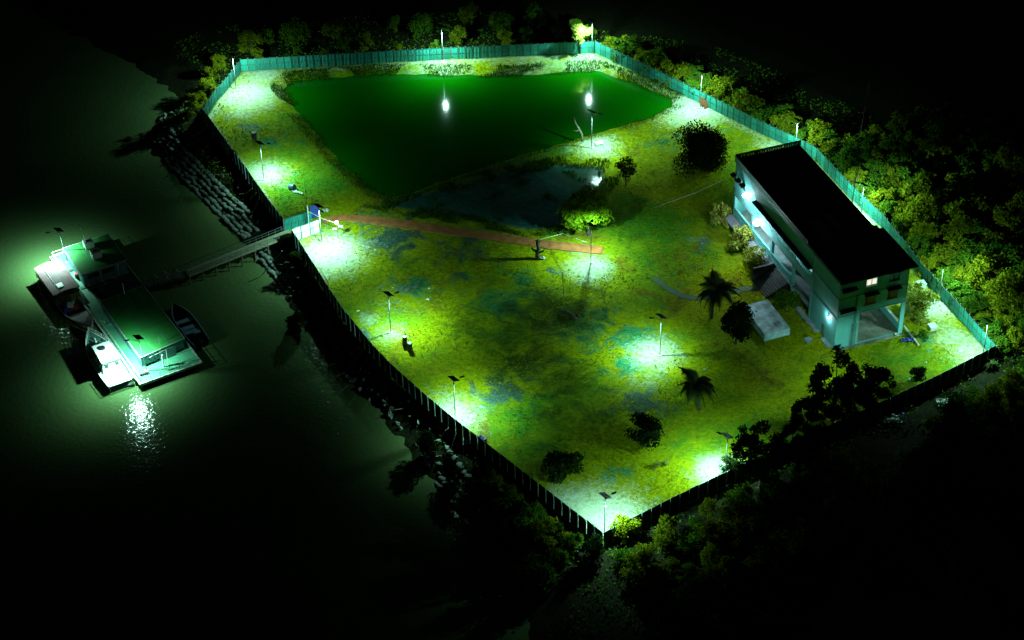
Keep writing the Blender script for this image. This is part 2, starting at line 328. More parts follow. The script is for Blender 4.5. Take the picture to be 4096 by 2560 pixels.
def flat(name, pts, z, m):
    bm = bmesh.new(); vs = [bm.verts.new((p[0], p[1], z)) for p in pts]; f = bm.faces.new(vs)
    if f.normal.z < 0: f.normal_flip()
    bmesh.ops.triangulate(bm, faces=[f]); me = bpy.data.meshes.new(name); bm.to_mesh(me); bm.free(); me.materials.append(m)
    for p_ in me.polygons: pass
    return tag(link(name, me), kind='structure')
def grow(pts, g):
    c = sum((Vector(p[:2]) for p in pts), Vector((0, 0)))/len(pts); return [(p[0]+(p[0]-c.x)/(Vector(p[:2])-c).length*g, p[1]+(p[1]-c.y)/(Vector(p[:2])-c).length*g) for p in pts]
flat('pond_water', grow(pond, 2.0), -.8, M['pondw'])
flat('puddle_water', grow(mud, 1.0), -.24, M['mudw'])

# brick path: strip with kerbs
M['brick'] = mat('red earth bricks', (.40, .14, .035), .85, col2=(.20, .075, .02), scale=.9, bump=.7, bscale=6)
pts = [(762,518),(800,508),(870,512),(950,522),(1080,540),(1200,556),(1300,570),(1424,582)]
pw = [10,13,14.5,15.5,17,18.5,20,21]
mbp = MB(); C = [atD(x, y+w*.5) for (x, y), w in zip(pts, pw)]; row = []
cc = []
for i in range(len(C)-1):
    for k in range(10): cc.append(C[i].lerp(C[i+1], k/10))
cc.append(C[-1])
for i, p in enumerate(cc):
    d = (cc[min(i+1, len(cc)-1)]-cc[max(i-1, 0)]).normalized(); n_ = Vector((-d.y, d.x, 0)); t = i/(len(cc)-1); hw = (.55+.5*min(1, t*3)) + .06*math.sin(i*1.7)+.05*math.sin(i*4.1)
    row.append((p+n_*hw, p-n_*hw))
for i in range(len(row)-1):
    a, b_ = row[i]; c_, d_ = row[i+1]; z = .12
    mbp.add([(a.x,a.y,z),(b_.x,b_.y,z),(d_.x,d_.y,z),(c_.x,c_.y,z),(a.x,a.y,-.5),(b_.x,b_.y,-.5),(d_.x,d_.y,-.5),(c_.x,c_.y,-.5)], [(0,1,2,3),(0,3,7,4),(1,5,6,2)])
a, b_ = row[-1]; mbp.add([(a.x,a.y,.12),(b_.x,b_.y,.12),(b_.x,b_.y,-.5),(a.x,a.y,-.5)], [(0,3,2,1)])
tag(mbp.build('path', M['brick']), kind='structure')
# pale worn footpath beside the palm
M['wornpath'] = mat('worn pale path', (.05, .11, .10), .8, col2=(.07, .12, .02), scale=.8, bump=.4)
def ribbon(name, D, w, m, z=.03):
    mb = MB(); Cc = [atD(*p) for p in D]; pp = []
    for i in range(len(Cc)-1):
        for k in range(8): pp.append(Cc[i].lerp(Cc[i+1], k/8))
    pp.append(Cc[-1]); prev = None
    for i, p in enumerate(pp):
        d = (pp[min(i+1, len(pp)-1)]-pp[max(i-1, 0)]).normalized(); n_ = Vector((-d.y, d.x, 0)); hw = w*(.5+.12*math.sin(i*1.9)+.08*math.sin(i*.7))
        q = (p+n_*hw, p-n_*hw)
        if prev: mb.add([(v.x, v.y, hz(v.x, v.y)+z+.03) for v in (prev[0], prev[1], q[1], q[0])], [(0,1,2,3)])
        prev = q
    return tag(mb.build(name, m), kind='structure')
ribbon('footpath', [(1545,655),(1575,680),(1610,700),(1650,706),(1700,696),(1760,684),(1810,678)], 1.1, M['wornpath'])

# ------------------------------------------------------------------ fences
def fence_panel_mesh():
    mb = MB(); n = 7
    for i in range(n):                                   # folded sheet, ribs every 1/7 of the width
        x0 = .02+.96*i/n; x1 = .02+.96*(i+1)/n; xm = x0+(x1-x0)*.22
        mb.add([(x0,-.03,0),(xm,.0,0),(x1,-.0,0),(x1,-.0,1),(xm,.0,1),(x0,-.03,1)], [(0,1,4,5),(1,2,3,4)])
    mb.add([(.02,.012,0),(.98,.012,0),(.98,.012,1),(.02,.012,1)], [(0,1,2,3)], 2)
    mb.box(.0, .035, -.05, .03, 0, 1.01, 1)
    mb.box(.02, .98, -.055, -.01, .50, .52, 1); mb.box(.02, .98, -.055, -.01, .0, .015, 1); mb.box(.02, .98, -.055, -.01, .98, 1.0, 1)
    return mb.mesh('fence_panel', [M['fence'], M['steelT'], M['fenceshade']])
M['steelT'] = mat('painted fence frame', (.02, .09, .08), .6); M['fenceshade'] = mat('sheet back darkened as shade', (.012, .022, .014), .8, spec=.1)  # back of the sheets: shade of the unlit outer side painted in
PM = fence_panel_mesh()
POST = MB().box(-.05, .05, -.05, .05, -.4, 2.45).mesh('fence_post', M['steel'])
PMW = PM.copy(); PMW.materials[0] = mat('sheet whitened as overexposed', (.62, .72, .70), .5, bump=.1); PMW.materials[2] = PMW.materials[0]  # gate sheets: lamp overexposure put into the colour as white
def fence(label, pts, w=1.3, h=2.4, name='metal_fence', postside=1, world=None, pm=None):
    W = world or [at(x, y, 2.4).to_2d() for x, y in pts]
    root = empty(name, (W[0].x, W[0].y, 0), 0, label, 'fence')
    L = [0]
    for a, b in zip(W, W[1:]): L.append(L[-1]+(b-a).length)
    n = max(1, round(L[-1]/w)); q = []
    for i in range(n+1):
        s = L[-1]*i/n; k = min(range(len(L)-1), key=lambda k: (not (L[k]-1e-6 <= s <= L[k+1]+1e-6), k)); t = (s-L[k])/(L[k+1]-L[k]); q.append(W[k].lerp(W[k+1], t))
    o2 = Vector((W[0].x, W[0].y))
    for i in range(n):
        a, b = q[i]-o2, q[i+1]-o2; d = b-a; ang = math.atan2(d.y, d.x)+random.uniform(-.012, .012)
        zb = hz(q[i].x, q[i].y)*.15-.05+random.uniform(-.03, .03)
        pn = link('sheet_panel', pm or PM, root, (a.x, a.y, zb), (0, random.uniform(-.02, .02), ang), (d.length-.06, 1, h+random.uniform(-.03, .03)))
        nn = Vector((-d.y, d.x)).normalized()*(.10*postside)
        if i % 1 == 0: link('post', POST, root, (a.x+nn.x, a.y+nn.y, 0), (0, 0, ang), (1, 1, h/2.4))
    return root
fence('teal sheet fence on the short upper left side behind the pale soil', FW, 1.3)
fence('teal corrugated fence along the far side behind the green pond', FN, 1.28)
fence('long teal corrugated fence along the right side passing behind the building', FE, 1.3)
fence('dark fence facing the black bushes at the lower right, running up from the bottom corner', FS, 1.56)
fence('dark fence along the river bank from the bottom corner up to the gate', FR, 1.56)
fence('dark fence along the river bank from the gate up to the upper left corner', FL, 1.56)
gA, gB = at(1134.7,875.6,2.4).to_2d(), at(1166,917,2.4).to_2d()
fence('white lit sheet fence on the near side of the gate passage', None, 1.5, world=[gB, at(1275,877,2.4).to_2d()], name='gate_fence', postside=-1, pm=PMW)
fence('bright turquoise sheet fence on the far side of the gate passage', None, 1.3, world=[gA, at(1246,842,2.4).to_2d()], name='gate_fence')

# ------------------------------------------------------------------ solar street lamps
HEADLIGHT = []
def street_lamp(base, az, label, H=7.0, arm=1.35, lean=0.0, power=1.0, group='solar street lamps', col=LAMP_COL, headz=-.35, spread=(166, 1.0), tilt=8):
    root = empty('street_lamp', base, 0, label, 'street lamp', group)
    if lean: root.rotation_euler = (0, lean, 0)
    MB().box(-.28, .28, -.28, .28, -.3, .12).box(-.16, .16, -.16, .16, .12, .16).build('base_block', M['pale'], root)
    MB().tube([(0,0,.1),(0,0,H*.5),(0,0,H)], [.075, .06, .045], 8).build('pole', M['steel'], root, smooth=True)
    d = Vector((math.cos(az), math.sin(az), 0)); p0 = Vector((0, 0, H+headz-.15)); p1 = d*arm*.55+Vector((0, 0, H+headz+.1)); p2 = d*(arm-.25)+Vector((0, 0, H+headz+.16))
    MB().tube([p0, p1, p2], .04, 6).tube([Vector((0, 0, H+headz-.45)), d*arm*.4+Vector((0, 0, H+headz+.03))], .022, 5).build('arm', M['steel'], root)
    c = d*(arm+.02)+Vector((0, 0, H+headz+.19)); s = Vector((-d.y, d.x, 0))
    hd = MB().obox(c, d*.33, s*.14, (0, 0, .045)).obox(c+Vector((0,0,.06)), d*.2, s*.09, (0, 0, .025)).build('lamp_head', M['dark'], root)
    MB().obox(c-Vector((0, 0, .052)), d*.26, s*.11, (0, 0, .006)).build('lens', M['lens'], hd)
    f = Vector((math.cos(R(37)), math.sin(R(37)), 0)); t = R(25); dn = f*math.cos(t)-Vector((0, 0, math.sin(t))); sd = Vector((-f.y, f.x, 0)); nm = f*math.sin(t)+Vector((0, 0, math.cos(t)))
    pc = Vector((0, 0, H+.12))
    pf = MB().obox(pc, dn*.58, sd*.72, nm*.02).tube([(0,0,H-.05), pc], .05, 6).build('solar_panel', M['dark'], root)
    MB().obox(pc+nm*.024, dn*.55, sd*.69, nm*.003).build('cells', M['panel'], pf)
    l = bpy.data.lights.new('lamp_light', 'SPOT'); l.energy = LAMP_W*power; l.color = col; l.shadow_soft_size = .14; l.spot_size = R(spread[0]); l.spot_blend = spread[1]
    lo = bpy.data.objects.new('lamp_light', l); COL.objects.link(lo); lo.parent = root; lo.location = c-Vector((0, 0, .24)); tl = d*math.sin(R(tilt))-Vector((0, 0, math.cos(R(tilt))))
    lo.rotation_euler = tl.to_track_quat('-Z', 'Y').to_euler()
    return root
LAMPS = [
 ((1771.8,246.8), -82, 'tall pole lamp by the far fence left of centre, mirrored in the pond', .75),
 ((2368,223), -115, 'tall pole lamp at the far fence corner beside the brightly lit tree', .85),
 ((945.3,361.6), -45, 'pole lamp in the upper left corner over the pale soil', 1.0),
 ((1055.4,719.3), 8, 'solar lamp by the left fence beyond the gate, near the dark blue barrel', 1.0),
 ((1287.8,974.8), -60, 'solar lamp just inside the gate beside the white fence', 1.1),
 ((1563.5,1331), 26, 'solar lamp beside the pair of dark stumps near the river fence', .9),
 ((1820.8,1674), 30, 'solar lamp standing at the river fence above the blue-green litter patch', .95),
 ((2366.3,592.6), -15, 'solar lamp on the near bank of the pond beside the leaning dead branch', .6),
 ((2639.8,1422.5), 180, 'solar lamp with bright pole in the open lawn left of the concrete slab', .8),
 ((2363.7,1051.7), 80, 'solar lamp at the end of the red path in front of the round leafy tree', .85),
 ((3753.2,1213.8), 10, 'solar lamp by the right fence beyond the open car bay', .9),
 ((3928,1440), 170, 'solar lamp in the far right corner of the compound', .9),
 ((2418,2146), 32, 'solar lamp at the bottom corner where the two dark fences meet', 1.05),
 ((2901,1905), 140, 'solar lamp at the lower right fence with its head over the white soil patch', .95),
 ((3441,890), 135, 'solar lamp behind the building among yellow lit bushes', .95),
 ((3180,628), -150, 'pole lamp by the right fence just above the building roof', .75),
 ((2801,431), -150, 'pole lamp by the right fence beside the two rusty sheets', .9),
 ((3416,1668), 150, 'solar lamp almost hidden in the black tree crowns at the lower right', .8),
]
WIDE = {(1771.8,246.8): (.85, 1.6, 0), (2368,223): (.7, 1.7, 0), (945.3,361.6): (.5, 1.0, 0), (3753.2,1213.8): (.4, .85, 8), (3928,1440): (.5, .9, 5), (3441,890): (.3, 1.35, -15), (3180,628): (.5, 1.1, -8), (2801,431): (.5, 1.0, 0), (2363.7,1051.7): (.7, 1.0, 0), (1287.8,974.8): (.9, 1.1, 5), (3416,1668): (.3, 1.5, 10), (2418,2146): (1.0, 1.1, 6)}
for (bx, by), az, lab, pw_ in LAMPS:
    b = at(bx, by, 0); k_ = WIDE.get((bx, by))
    street_lamp((b.x, b.y, 0), R(az), lab, power=pw_*(k_[1] if k_ else 1.25), spread=(176, k_[0]) if k_ else (158, 1.0), tilt=k_[2] if k_ else 8)

# hanging bulb by the gate, flag pole and rope
fp = at(1237, 908, 0)
r_ = empty('flag_pole', fp, 0, 'thin tall white mast standing inside the gate behind the turquoise fence', 'mast')
MB().tube([(0,0,-.2),(0,0,4.2)], .07, 6).build('lower_pole', M['white'], r_); MB().tube([(0,0,4.2),(-.08,0,8.4)], [.045,.02], 5).box(-.1,.1,-.03,.03,6.4,6.75).build('upper_pole', M['dark'], r_)
gb = at(1346.6, 890.5, 2.9)
r_ = empty('bulb_post', (gb.x, gb.y, 0), 0, 'glaring round bulb on a short post at the gate end of the red path', 'lamp')
MB().tube([(0,0,-.2),(0,0,2.7)], .05, 6).build('post', M['wood'], r_); MB().ball((0,0,2.9), .26, 14, 9).build('bulb', M['bulb'], r_, smooth=True)
tag(MB().tube([fp+Vector((0,0,3.0)), (fp+gb)/2+Vector((0,0,1.2)), gb+Vector((0,0,-.15))], .025, 5).build('rope', M['rope']), 'pale rope from the thin mast to the glaring bulb at the gate', 'rope')
def plight(loc, e, col, r=.25, name='lamp_light', parent=None, typ='POINT'):
    l = bpy.data.lights.new(name, typ); l.energy = e; l.color = col; l.shadow_soft_size = r
    o = bpy.data.objects.new(name, l); COL.objects.link(o); o.location = loc
    if parent: o.parent = parent
    return o
plight((0, 0, 3.25), 500, (.7, 1, .9), .1, parent=r_)

# ------------------------------------------------------------------ three storey building on pillars
BO = Vector((46.16, 224.54, 0)); BA = R(19.4)
bld = empty('building', BO, BA, 'large three storey teal building with dark flat roof and open car bay', 'building')
def cells(mb, plane, a0, a1, z0, z1, holes, p0, p1, mi=0):
    """wall in the u-z plane (plane='u') or v-z plane ('v') with thickness p0..p1 and rectangular openings"""
    A = sorted({a0, a1, *[h[0] for h in holes], *[h[1] for h in holes]}); Zs = sorted({z0, z1, *[h[2] for h in holes], *[h[3] for h in holes]})
    A = [a for a in A if a0 <= a <= a1]; Zs = [z for z in Zs if z0 <= z <= z1]
    for i in range(len(A)-1):
        run = None
        for j in range(len(Zs)-1):
            am, zm = (A[i]+A[i+1])/2, (Zs[j]+Zs[j+1])/2
            if any(h[0] < am < h[1] and h[2] < zm < h[3] for h in holes): continue
            if plane == 'u': mb.box(A[i], A[i+1], p0, p1, Zs[j], Zs[j+1], mi)
            else: mb.box(p0, p1, A[i], A[i+1], Zs[j], Zs[j+1], mi)
    return mb
ZR = 11.75
wins = [(4.15,5.95,10.15,11.35),(7.8,9.5,10.0,11.3),(4.2,6.0,6.85,8.15),(7.8,9.5,6.9,8.2)]
cells(MB(), 'u', 0, 11.0, -.3, ZR, wins+[(3.65,10.35,.12,5.6),(.5,2.4,9.75,10.05),(.5,2.4,6.1,6.4)], 0, .25).build('south_wall', M['wall'], bld)
cells(MB(), 'v', .25, 8.0, -.3, ZR, [(3.2,4.3,.1,2.1)], 0, .25).build('stair_wall', M['wall'], bld)
MB().box(.25, 10.75, 7.75, 8.0, 5.9, ZR).box(3.4, 3.65, .25, 7.75, .12, 5.6).build('inner_wall', M['wall'], bld)
cells(MB(), 'v', .25, 34.4, -.3, ZR, [(.5,7.6,1.25,5.6)], 10.75, 11.0).build('east_wall', M['wall'], bld)
MB().box(10.68, 11.06, .25, 7.7, 1.25, 1.4).build('sill', M['pale'], bld)
MB().box(.25, 10.75, 34.15, 34.4, -.3, ZR).build('north_wall', M['wall'], bld)
mb = MB(); mb.box(0, 11.0, -.05, 0, 8.85, 9.0); mb.box(0, 11.0, -.05, 0, 5.72, 5.86); mb.box(-.05, 0, -.05, 8.0, 5.25, 5.45); mb.box(-.05, 0, -.05, 8.0, 8.85, 9.0)
mb.box(2.75, 2.95, -.12, -.003, 4.0, 9.0); mb.box(2.5, 3.25, -.16, -.003, -.3, 4.0); mb.box(-.1,.0,7.82,8.1,0,ZR); mb.build('wall_moulding', M['trim'], bld)
MB().tube([(3.0,-.1,9.0),(3.0,-.1,4.0),(2.75,-.2,3.8),(2.75,-.2,.1)], .06, 6).build('drain_pipe', M['trim'], bld)
# roof slabs (the stair block is a little wider) and the slotted parapets
MB().box(-.15, 12.0, -.45, 9.9, ZR, ZR+.18).box(-.1, 11.1, 9.9, 34.5, ZR-.15, ZR+.02).box(11.1,11.6,9.9,11,ZR-.1,ZR+.05).build('roof', M['roof'], bld)
def slots(a0, a1, step, w, z0, z1, gaps=()):
    L = []; a = a0
    while a+w < a1:
        if not any(g0 < a < g1 for g0, g1 in gaps): L.append((a, a+w, z0, z1))
        a += step
    return L
mb = MB(); cells(mb, 'u', -.05, 11.1, ZR+.02, ZR+1.0, slots(.9, 10.8, .42, .13, ZR+.22, ZR+.82, [(3.0, 3.6)]), 34.35, 34.55)
cells(mb, 'v', 9.9, 34.35, ZR+.02, ZR+.9, slots(10.5, 34, .42, .13, ZR+.2, ZR+.7), -.12, .06); mb.build('parapet', M['roofedge'] if 'roofedge' in M else M['trim'], bld)
MB().box(-.2,12.05,-.5,-.38,ZR+.18,ZR+.26).box(11.95,12.05,-.38,9.9,ZR+.18,ZR+.26).box(-.2,-.1,-.38,9.9,ZR+.18,ZR+.55).build('roof_kerb', M['roof'], bld)
mb = MB(); z = ZR+.24
for pts_ in ([(3.4,9.5),(3.5,1.6),(5.1,.9)], [(1.8,9.3),(2.6,6.0)], [(8.6,1.8),(11.4,.5)]): mb.tube([(a, b, z) for a, b in pts_], .035, 5)
mb.build('conduit', M['wood'], bld)
M['brownsheet'] = mat('faded brown sheet', (.34, .24, .16), .9, col2=(.2, .14, .1), scale=1)
MB().obox((3.6, 12.5, ZR+.07), (.9, 0, 0), (.1, 3.2, 0), (0, 0, .03)).obox((6.2, 13.5, ZR+.07), (.7, 0, 0), (-.3, 2.6, 0), (0, 0, .03)).build('roof_sheet', M['brownsheet'], bld)
# west side: pillars, raised floor, galleries
for v in (34.15, 28.0, 21.2, 14.2): MB().box(0, .45, v-.45, v, -.3, 7.0 if v > 28 else 6.2).build('pillar', M['wall'], bld)
for k, (p0, p1) in enumerate([((10.35,10.98),(-.04,.45))]):
    MB().box(p0[0]+.002, p0[1]-.0, p1[0], p1[1]-.2, -.3, .12).build('pillar_foot', M['pale'], bld)
MB().box(.0, 10.7, .3, 34, 5.62, 5.9).box(0, 10.7, 8.0, 34, 1.75, 2.0).build('floor_slab', M['concrete'], bld)
M['bay'] = mat('stained bay floor', (.26, .28, .24), .8, col2=(.10, .085, .05), scale=.28, bump=.2)
MB().box(.0, 11.0, -.6, 8.0, -.3, .10).build('bay_floor', M['bay'], bld)
MB().box(2.6, 2.8, 8.0, 34.1, 2.0, 5.6).box(2.6, 2.8, 8.0, 27.0, 6.2, 9.4).box(2.6, 2.8, 8.0, 34.1, -.3, 1.75).build('gallery_wall', M['wall'], bld)
cells(MB(), 'v', 27.0, 34.15, 6.2, ZR-.15, [], 0, .25).build('upper_wall', M['wall'], bld)
MB().box(0, .25, 8.0, 27.0, 9.2, ZR-.15).box(.02, .4, 8.0, 27.0, 5.9, 7.05).box(.02,.4,27,33.7,5.9,6.2).build('gallery_beam', M['wall'], bld)
mb = MB(); cells(mb, 'v', 8.1, 26.9, 7.05, 8.05, slots(8.6, 26.6, .5, .2, 7.2, 7.9), .06, .2); mb.build('gallery_railing', M['wall'], bld)
mb = MB(); cells(mb, 'v', 14.6, 33.7, 2.0, 3.3, slots(15, 33.4, .5, .2, 2.35, 3.0), .04, .2); mb.box(-.04,.28,14.6,33.7,3.3,3.4); mb.build('lower_railing', M['wall'], bld)
MB().add([(.0,8.0,9.2),(.0,26.8,9.2),(-.75,26.8,9.05),(-.75,8.0,9.05),(.0,8.0,9.05),(.0,26.8,9.05),(-.75,26.8,8.93),(-.75,8.0,8.93)], [(0,3,2,1),(4,5,6,7),(0,1,5,4),(1,2,6,5),(2,3,7,6),(3,0,4,7)]).build('canopy', M['awning'], bld)
mb = MB()
for v in (33.6, 31.9, 30.4): mb.add([(0,v,9.5),(0,v+1.1,9.5),(-.7,v+1.1,9.2),(-.7,v,9.2)], [(0,1,2,3)]).box(-.01, -.002, v+.1, v+1.0, 8.3, 9.2)
mb.build('window_hood', M['awning'], bld)
M['lilac'] = mat('pale lilac plaster', (.26, .28, .34), .8, col2=(.17, .2, .24), scale=1.1)
MB().add([(0,19.6,1.7),(0,34.6,1.7),(-1.2,34.6,1.25),(-1.2,19.6,1.25),(0,19.6,1.5),(0,34.6,1.5),(-1.2,34.6,1.1),(-1.2,19.6,1.1)], [(0,3,2,1),(4,5,6,7),(0,1,5,4),(1,2,6,5),(2,3,7,6),(3,0,4,7)]).build('ledge', M['lilac'], bld)
MB().box(-.9, 0, 7.0, 14, -.3, .22).box(-.7, 0, 0.6, 3.0, -.3, .18).box(-.7, 0, 4.5, 7.0, -.3, .2).build('plinth', M['concrete'], bld)
mb = MB()
for k in range(11): mb.box(-3.6+k*.33, -3.6+(k+1)*.33+.002*(k < 10), 14.8, 19.4, -.3, .17*(k+1))
mb.box(-3.6, 0, 19.4, 19.65, -.3, 2.3); mb.build('staircase', mat('dark stair concrete', (.05,.06,.06), .9, col2=(.03,.035,.035), scale=2), bld)
# windows of the south wall
def awning(u0, u1, z):
    return MB().add([(u0-.2,.0,z+.28),(u1+.2,.0,z+.28),(u1+.3,-.6,z+.05),(u0-.3,-.6,z+.05),(u0-.2,.0,z+.2),(u1+.2,.0,z+.2),(u1+.3,-.6,z-.01),(u0-.3,-.6,z-.01)], [(0,3,2,1),(4,5,6,7),(0,1,5,4),(1,2,6,5),(2,3,7,6),(3,0,4,7)]).build('window_hood', M['awning'], bld)
for k, (u0, u1, z0, z1) in enumerate(wins):
    wf = MB(); cells(wf, 'u', u0, u1, z0, z1, [(u0+.1,(u0+u1)/2-.05,z0+.1,z1-.1),((u0+u1)/2+.05,u1-.1,z0+.1,z1-.1)], .02, .12)
    o = wf.box(u0-.08, u1+.08, -.1, .02, z0-.1, z0-.002).build('window', M['curtain'] if k > 1 else M['white'] if k == 0 else M['trim'], bld)
    if k == 0: tag(o, 'brightly lit window on the top floor')
    MB().box(u0+.02, u1-.02, .14, .18, z0+.02, z1-.02).build('pane', [M['litroom'], M['glass'], M['curtain'], M['curtain']][k], o)
    if k > 1: MB().box(u0+.1, u0+.55, .07, .1, z0+.12, z1-.15).build('shutter', M['rust'], o)
    awning(u0, u1, z1+.52)
for z in (10.05, 6.4): awning(.5, 2.4, z+.35); MB().box(.45, 2.45, .03, .2, z-.32, z+.02).build('vent_pane', M['glass'], bld)
MB().box(.02, .1, 3.25, 4.25, .1, 2.05).build('door', M['trim'], bld)
o = MB().box(-.28, 0, 2.3, 2.5, 4.35, 4.5).build('wall_lamp', M['dark'], bld); plight((-.42, 2.4, 4.2), 200, (.72, .95, 1), .1, parent=bld)
def orb(u, v, z, r, e):
    o = MB().tube([(0, v, z), (u, v, z)], .05, 6).build('globe_bracket', M['dark'], bld); MB().ball((u-.1, v, z), r, 16, 10).build('globe_lamp_glare', M['bulb'], o, smooth=True)
    plight((u-.1-r-.14, v, z-.1), e, (.7, .95, 1), .1, parent=bld)
orb(-.35, 29.7, 8.3, .34, 620); orb(-.75, 24.5, 6.75, .52, 1900)  # globes oversized so that their shape includes the lamps' glare
for v in (23.5, 17.5, 11.5):
    o = MB().box(1.0, 1.2, v-.6, v+.6, 9.3, 9.38).build('gallery_lamp', M['lens'], bld); plight((1.1, v, 9.15), 480, (.85, 1, 1), .15, parent=bld)
plight((1.5, 31.0, 5.2), 260, (.9, 1, .8), .15, parent=bld)
plight((7, 5.0, 5.3), 60, (.6, 1, .9), .2, parent=bld)

# raised concrete tank beside the building
def quadbox(name, D, z0, z1, m, parent=None, conv=None):
    p = [conv(q) if conv else Vector(q) for q in D]
    return MB().add([(v.x, v.y, z0) for v in p]+[(v.x, v.y, z1) for v in p], [(4,5,6,7),(0,1,5,4),(1,2,6,5),(2,3,7,6),(3,0,4,7)]).build(name, m, parent)
tp = [at(2800+a*.3719, 950+b*.3719, 1.25) for a, b in [(695,1045),(970,975),(725,665),(470,735)]]
tk = empty('water_tank', (0, 0, 0), 0, 'low weathered concrete tank with a flat blue-grey top and a hatch', 'tank')
quadbox('body', tp, -.2, 1.25, M['tanktop'] if 'tanktop' in M else mat('stained tank concrete', (.44,.70,.80), .85, col2=(.20,.28,.29), scale=.7, bump=.5), tk)
hc = tp[0].lerp(tp[1], .62).lerp(tp[2], .22); ax = (tp[1]-tp[0]).normalized(); ay = Vector((-ax.y, ax.x, 0))
MB().obox(hc+Vector((0,0,.06)), ax*.45, ay*.4, (0,0,.08)).build('hatch', M['concrete'], tk)

# ------------------------------------------------------------------ floating pontoon
PZ = -1.6
P0 = at(100+1395*.3306, 1150+1170*.3306, PZ); P2 = at(100+310*.3306, 850+545*.3306, PZ); P1 = at(100+2120*.3306, 1150+890*.3306, PZ)
pv = (P2-P0).normalized(); pu = Vector((pv.y, -pv.x, 0)); PLn = (P2-P0).length; PWd = (P1-P0).dot(pu)
pang = math.atan2(pu.y, pu.x)
pon = empty('floating_pontoon', P0, pang, 'long moored pontoon with green deck and two green roofed cabins', 'pontoon')
def PL(p, z=None): d = Vector(p)-P0; return (d.dot(pu), d.dot(pv), (p.z-PZ) if z is None else z)
W_, L_ = PWd, PLn
hull = MB(); hull.add([(0,0,0),(W_,0,0),(W_,L_,0),(0,L_,0),(.3,.6,-1.4),(W_-.3,.6,-1.4),(W_-.3,L_-.6,-1.4),(.3,L_-.6,-1.4)], [(0,4,5,1),(1,5,6,2),(2,6,7,3),(3,7,4,0),(4,7,6,5)]); hull.build('hull', M['hullwood'], pon)
MB().box(-.02, W_+.02, -.02, L_+.02, -.1, .02).build('deck', mat('worn mint deck paint', (.10, .34, .22), .6, col2=(.05, .24, .12), scale=.4, bump=.3), pon)
fb = MB(); fb.box(-.14, .1, -.14, L_+.14, -.3, .1).box(W_-.1, W_+.14, -.14, L_+.14, -.3, .1).box(.1, W_-.1, -.14, .1, -.3, .1).box(.1, W_-.1, L_-.1, L_+.14, -.3, .1); fb.build('rub_rail', M['pale'], pon)
def cabin(name, px, zt, hh, lab, wallm, over=.15):
    q = [PL(at(*p, PZ+zt)) for p in px]; q = [(a[0], a[1]) for a in q]; c = (sum(a[0] for a in q)/4, sum(a[1] for a in q)/4)
    inn = [(c[0]+(a[0]-c[0])*.95, c[1]+(a[1]-c[1])*.97) for a in q]
    o = MB().add([(a[0], a[1], zt-.12) for a in q]+[(a[0], a[1], zt) for a in q], [(3,2,1,0),(4,5,6,7),(0,1,5,4),(1,2,6,5),(2,3,7,6),(3,0,4,7)]).build(name, M['deckgreen'], pon)
    kb = MB()
    for a, b in zip(q, q[1:]+q[:1]): kb.tube([(a[0], a[1], zt-.03), (b[0], b[1], zt-.03)], .06, 5)
    kb.build('roof_edge', M['pale'], o)
    MB().add([(a[0], a[1], .02) for a in inn]+[(a[0], a[1], zt-.12) for a in inn], [(0,1,5,4),(1,2,6,5),(2,3,7,6),(3,0,4,7)]).build('cabin_wall', wallm, o)
    return o, q, inn
z1o = (100, 850); z2o = (100, 1150); k = .3306
def q1(a, b): return (100+a*k, 850+b*k)
def q2(a, b): return (100+a*k, 1150+b*k)
M['cabwall'] = mat('cabin wall paint', (.10, .24, .26), .6, col2=(.07, .17, .18), scale=.8)
cA, qa, ia = cabin('north_roof', [q1(680,755), q1(1230,572), q1(1010,255), q1(455,432)], 2.3, 2.2, '', M['cabwall'])
cB, qb, ib = cabin('south_roof', [q2(1390,850), q2(1930,612), q1(1430,885), q1(905,1075)], 2.0, 1.9, '', M['cabwall'])
# seams on roofs, windows on the cabin fronts
mb = MB()
for t in (.33, .66):
    for q, z in ((qa, 2.3), (qb, 2.0)):
        a = Vector(q[0]).lerp(Vector(q[1]), t); b = Vector(q[3]).lerp(Vector(q[2]), t); d = (b-a).normalized()*.5; mb.tube([(a.x, a.y, z+.01), (b.x, b.y, z+.01)], .025, 4)
mb.build('roof_seam', M['trim'], pon)
MB().box(ia[0][0]+.8, ia[0][0]+2.6, ia[0][1]-.06, ia[0][1]-.01, 1.1, 1.8).box(ia[0][0]+3.2, ia[0][0]+5.0, ia[0][1]-.06, ia[0][1]-.01, 1.1, 1.8).build('cabin_window', M['glass'], cA)
MB().box(ib[0][0]+2.8, ib[0][0]+5.4, ib[0][1]-.03, ib[0][1]-.01, .1, 1.85).build('cabin_door', M['trim'], cB)
def rail(pts_, h=1.0, step=1.6, r=.035, mids=(.5,), name='railing', m='white', parent=pon):
    mb = MB(); pts_ = [Vector(p) for p in pts_]
    for a, b in zip(pts_, pts_[1:]):
        for z in (h, *[h*x for x in mids]): mb.tube([a+Vector((0,0,z)), b+Vector((0,0,z))], r, 5)
        n = max(1, round((b-a).length/step))
        for i in range(n+1): p = a.lerp(b, i/n); mb.tube([p, p+Vector((0,0,h))], r, 5)
    return mb.build(name, M[m], parent)
rail([(.25,.3,0),(.25,L_*.44,0)], 1.0, 1.5); rail([(.25,.3,0),(W_-.25,.3,0),(W_-.25,L_*.3,0)], 1.0, 1.5, m='steel'); rail([(.25,L_*.62,0),(.25,L_-.3,0),(3.6,L_-.3,0)], 1.05, 1.5)
rail([(W_-.2,L_*.32,0),(W_-.2,L_-.3,0),(3.8,L_-.3,0)], .9, 3, .02, m='steel')
mb = MB()
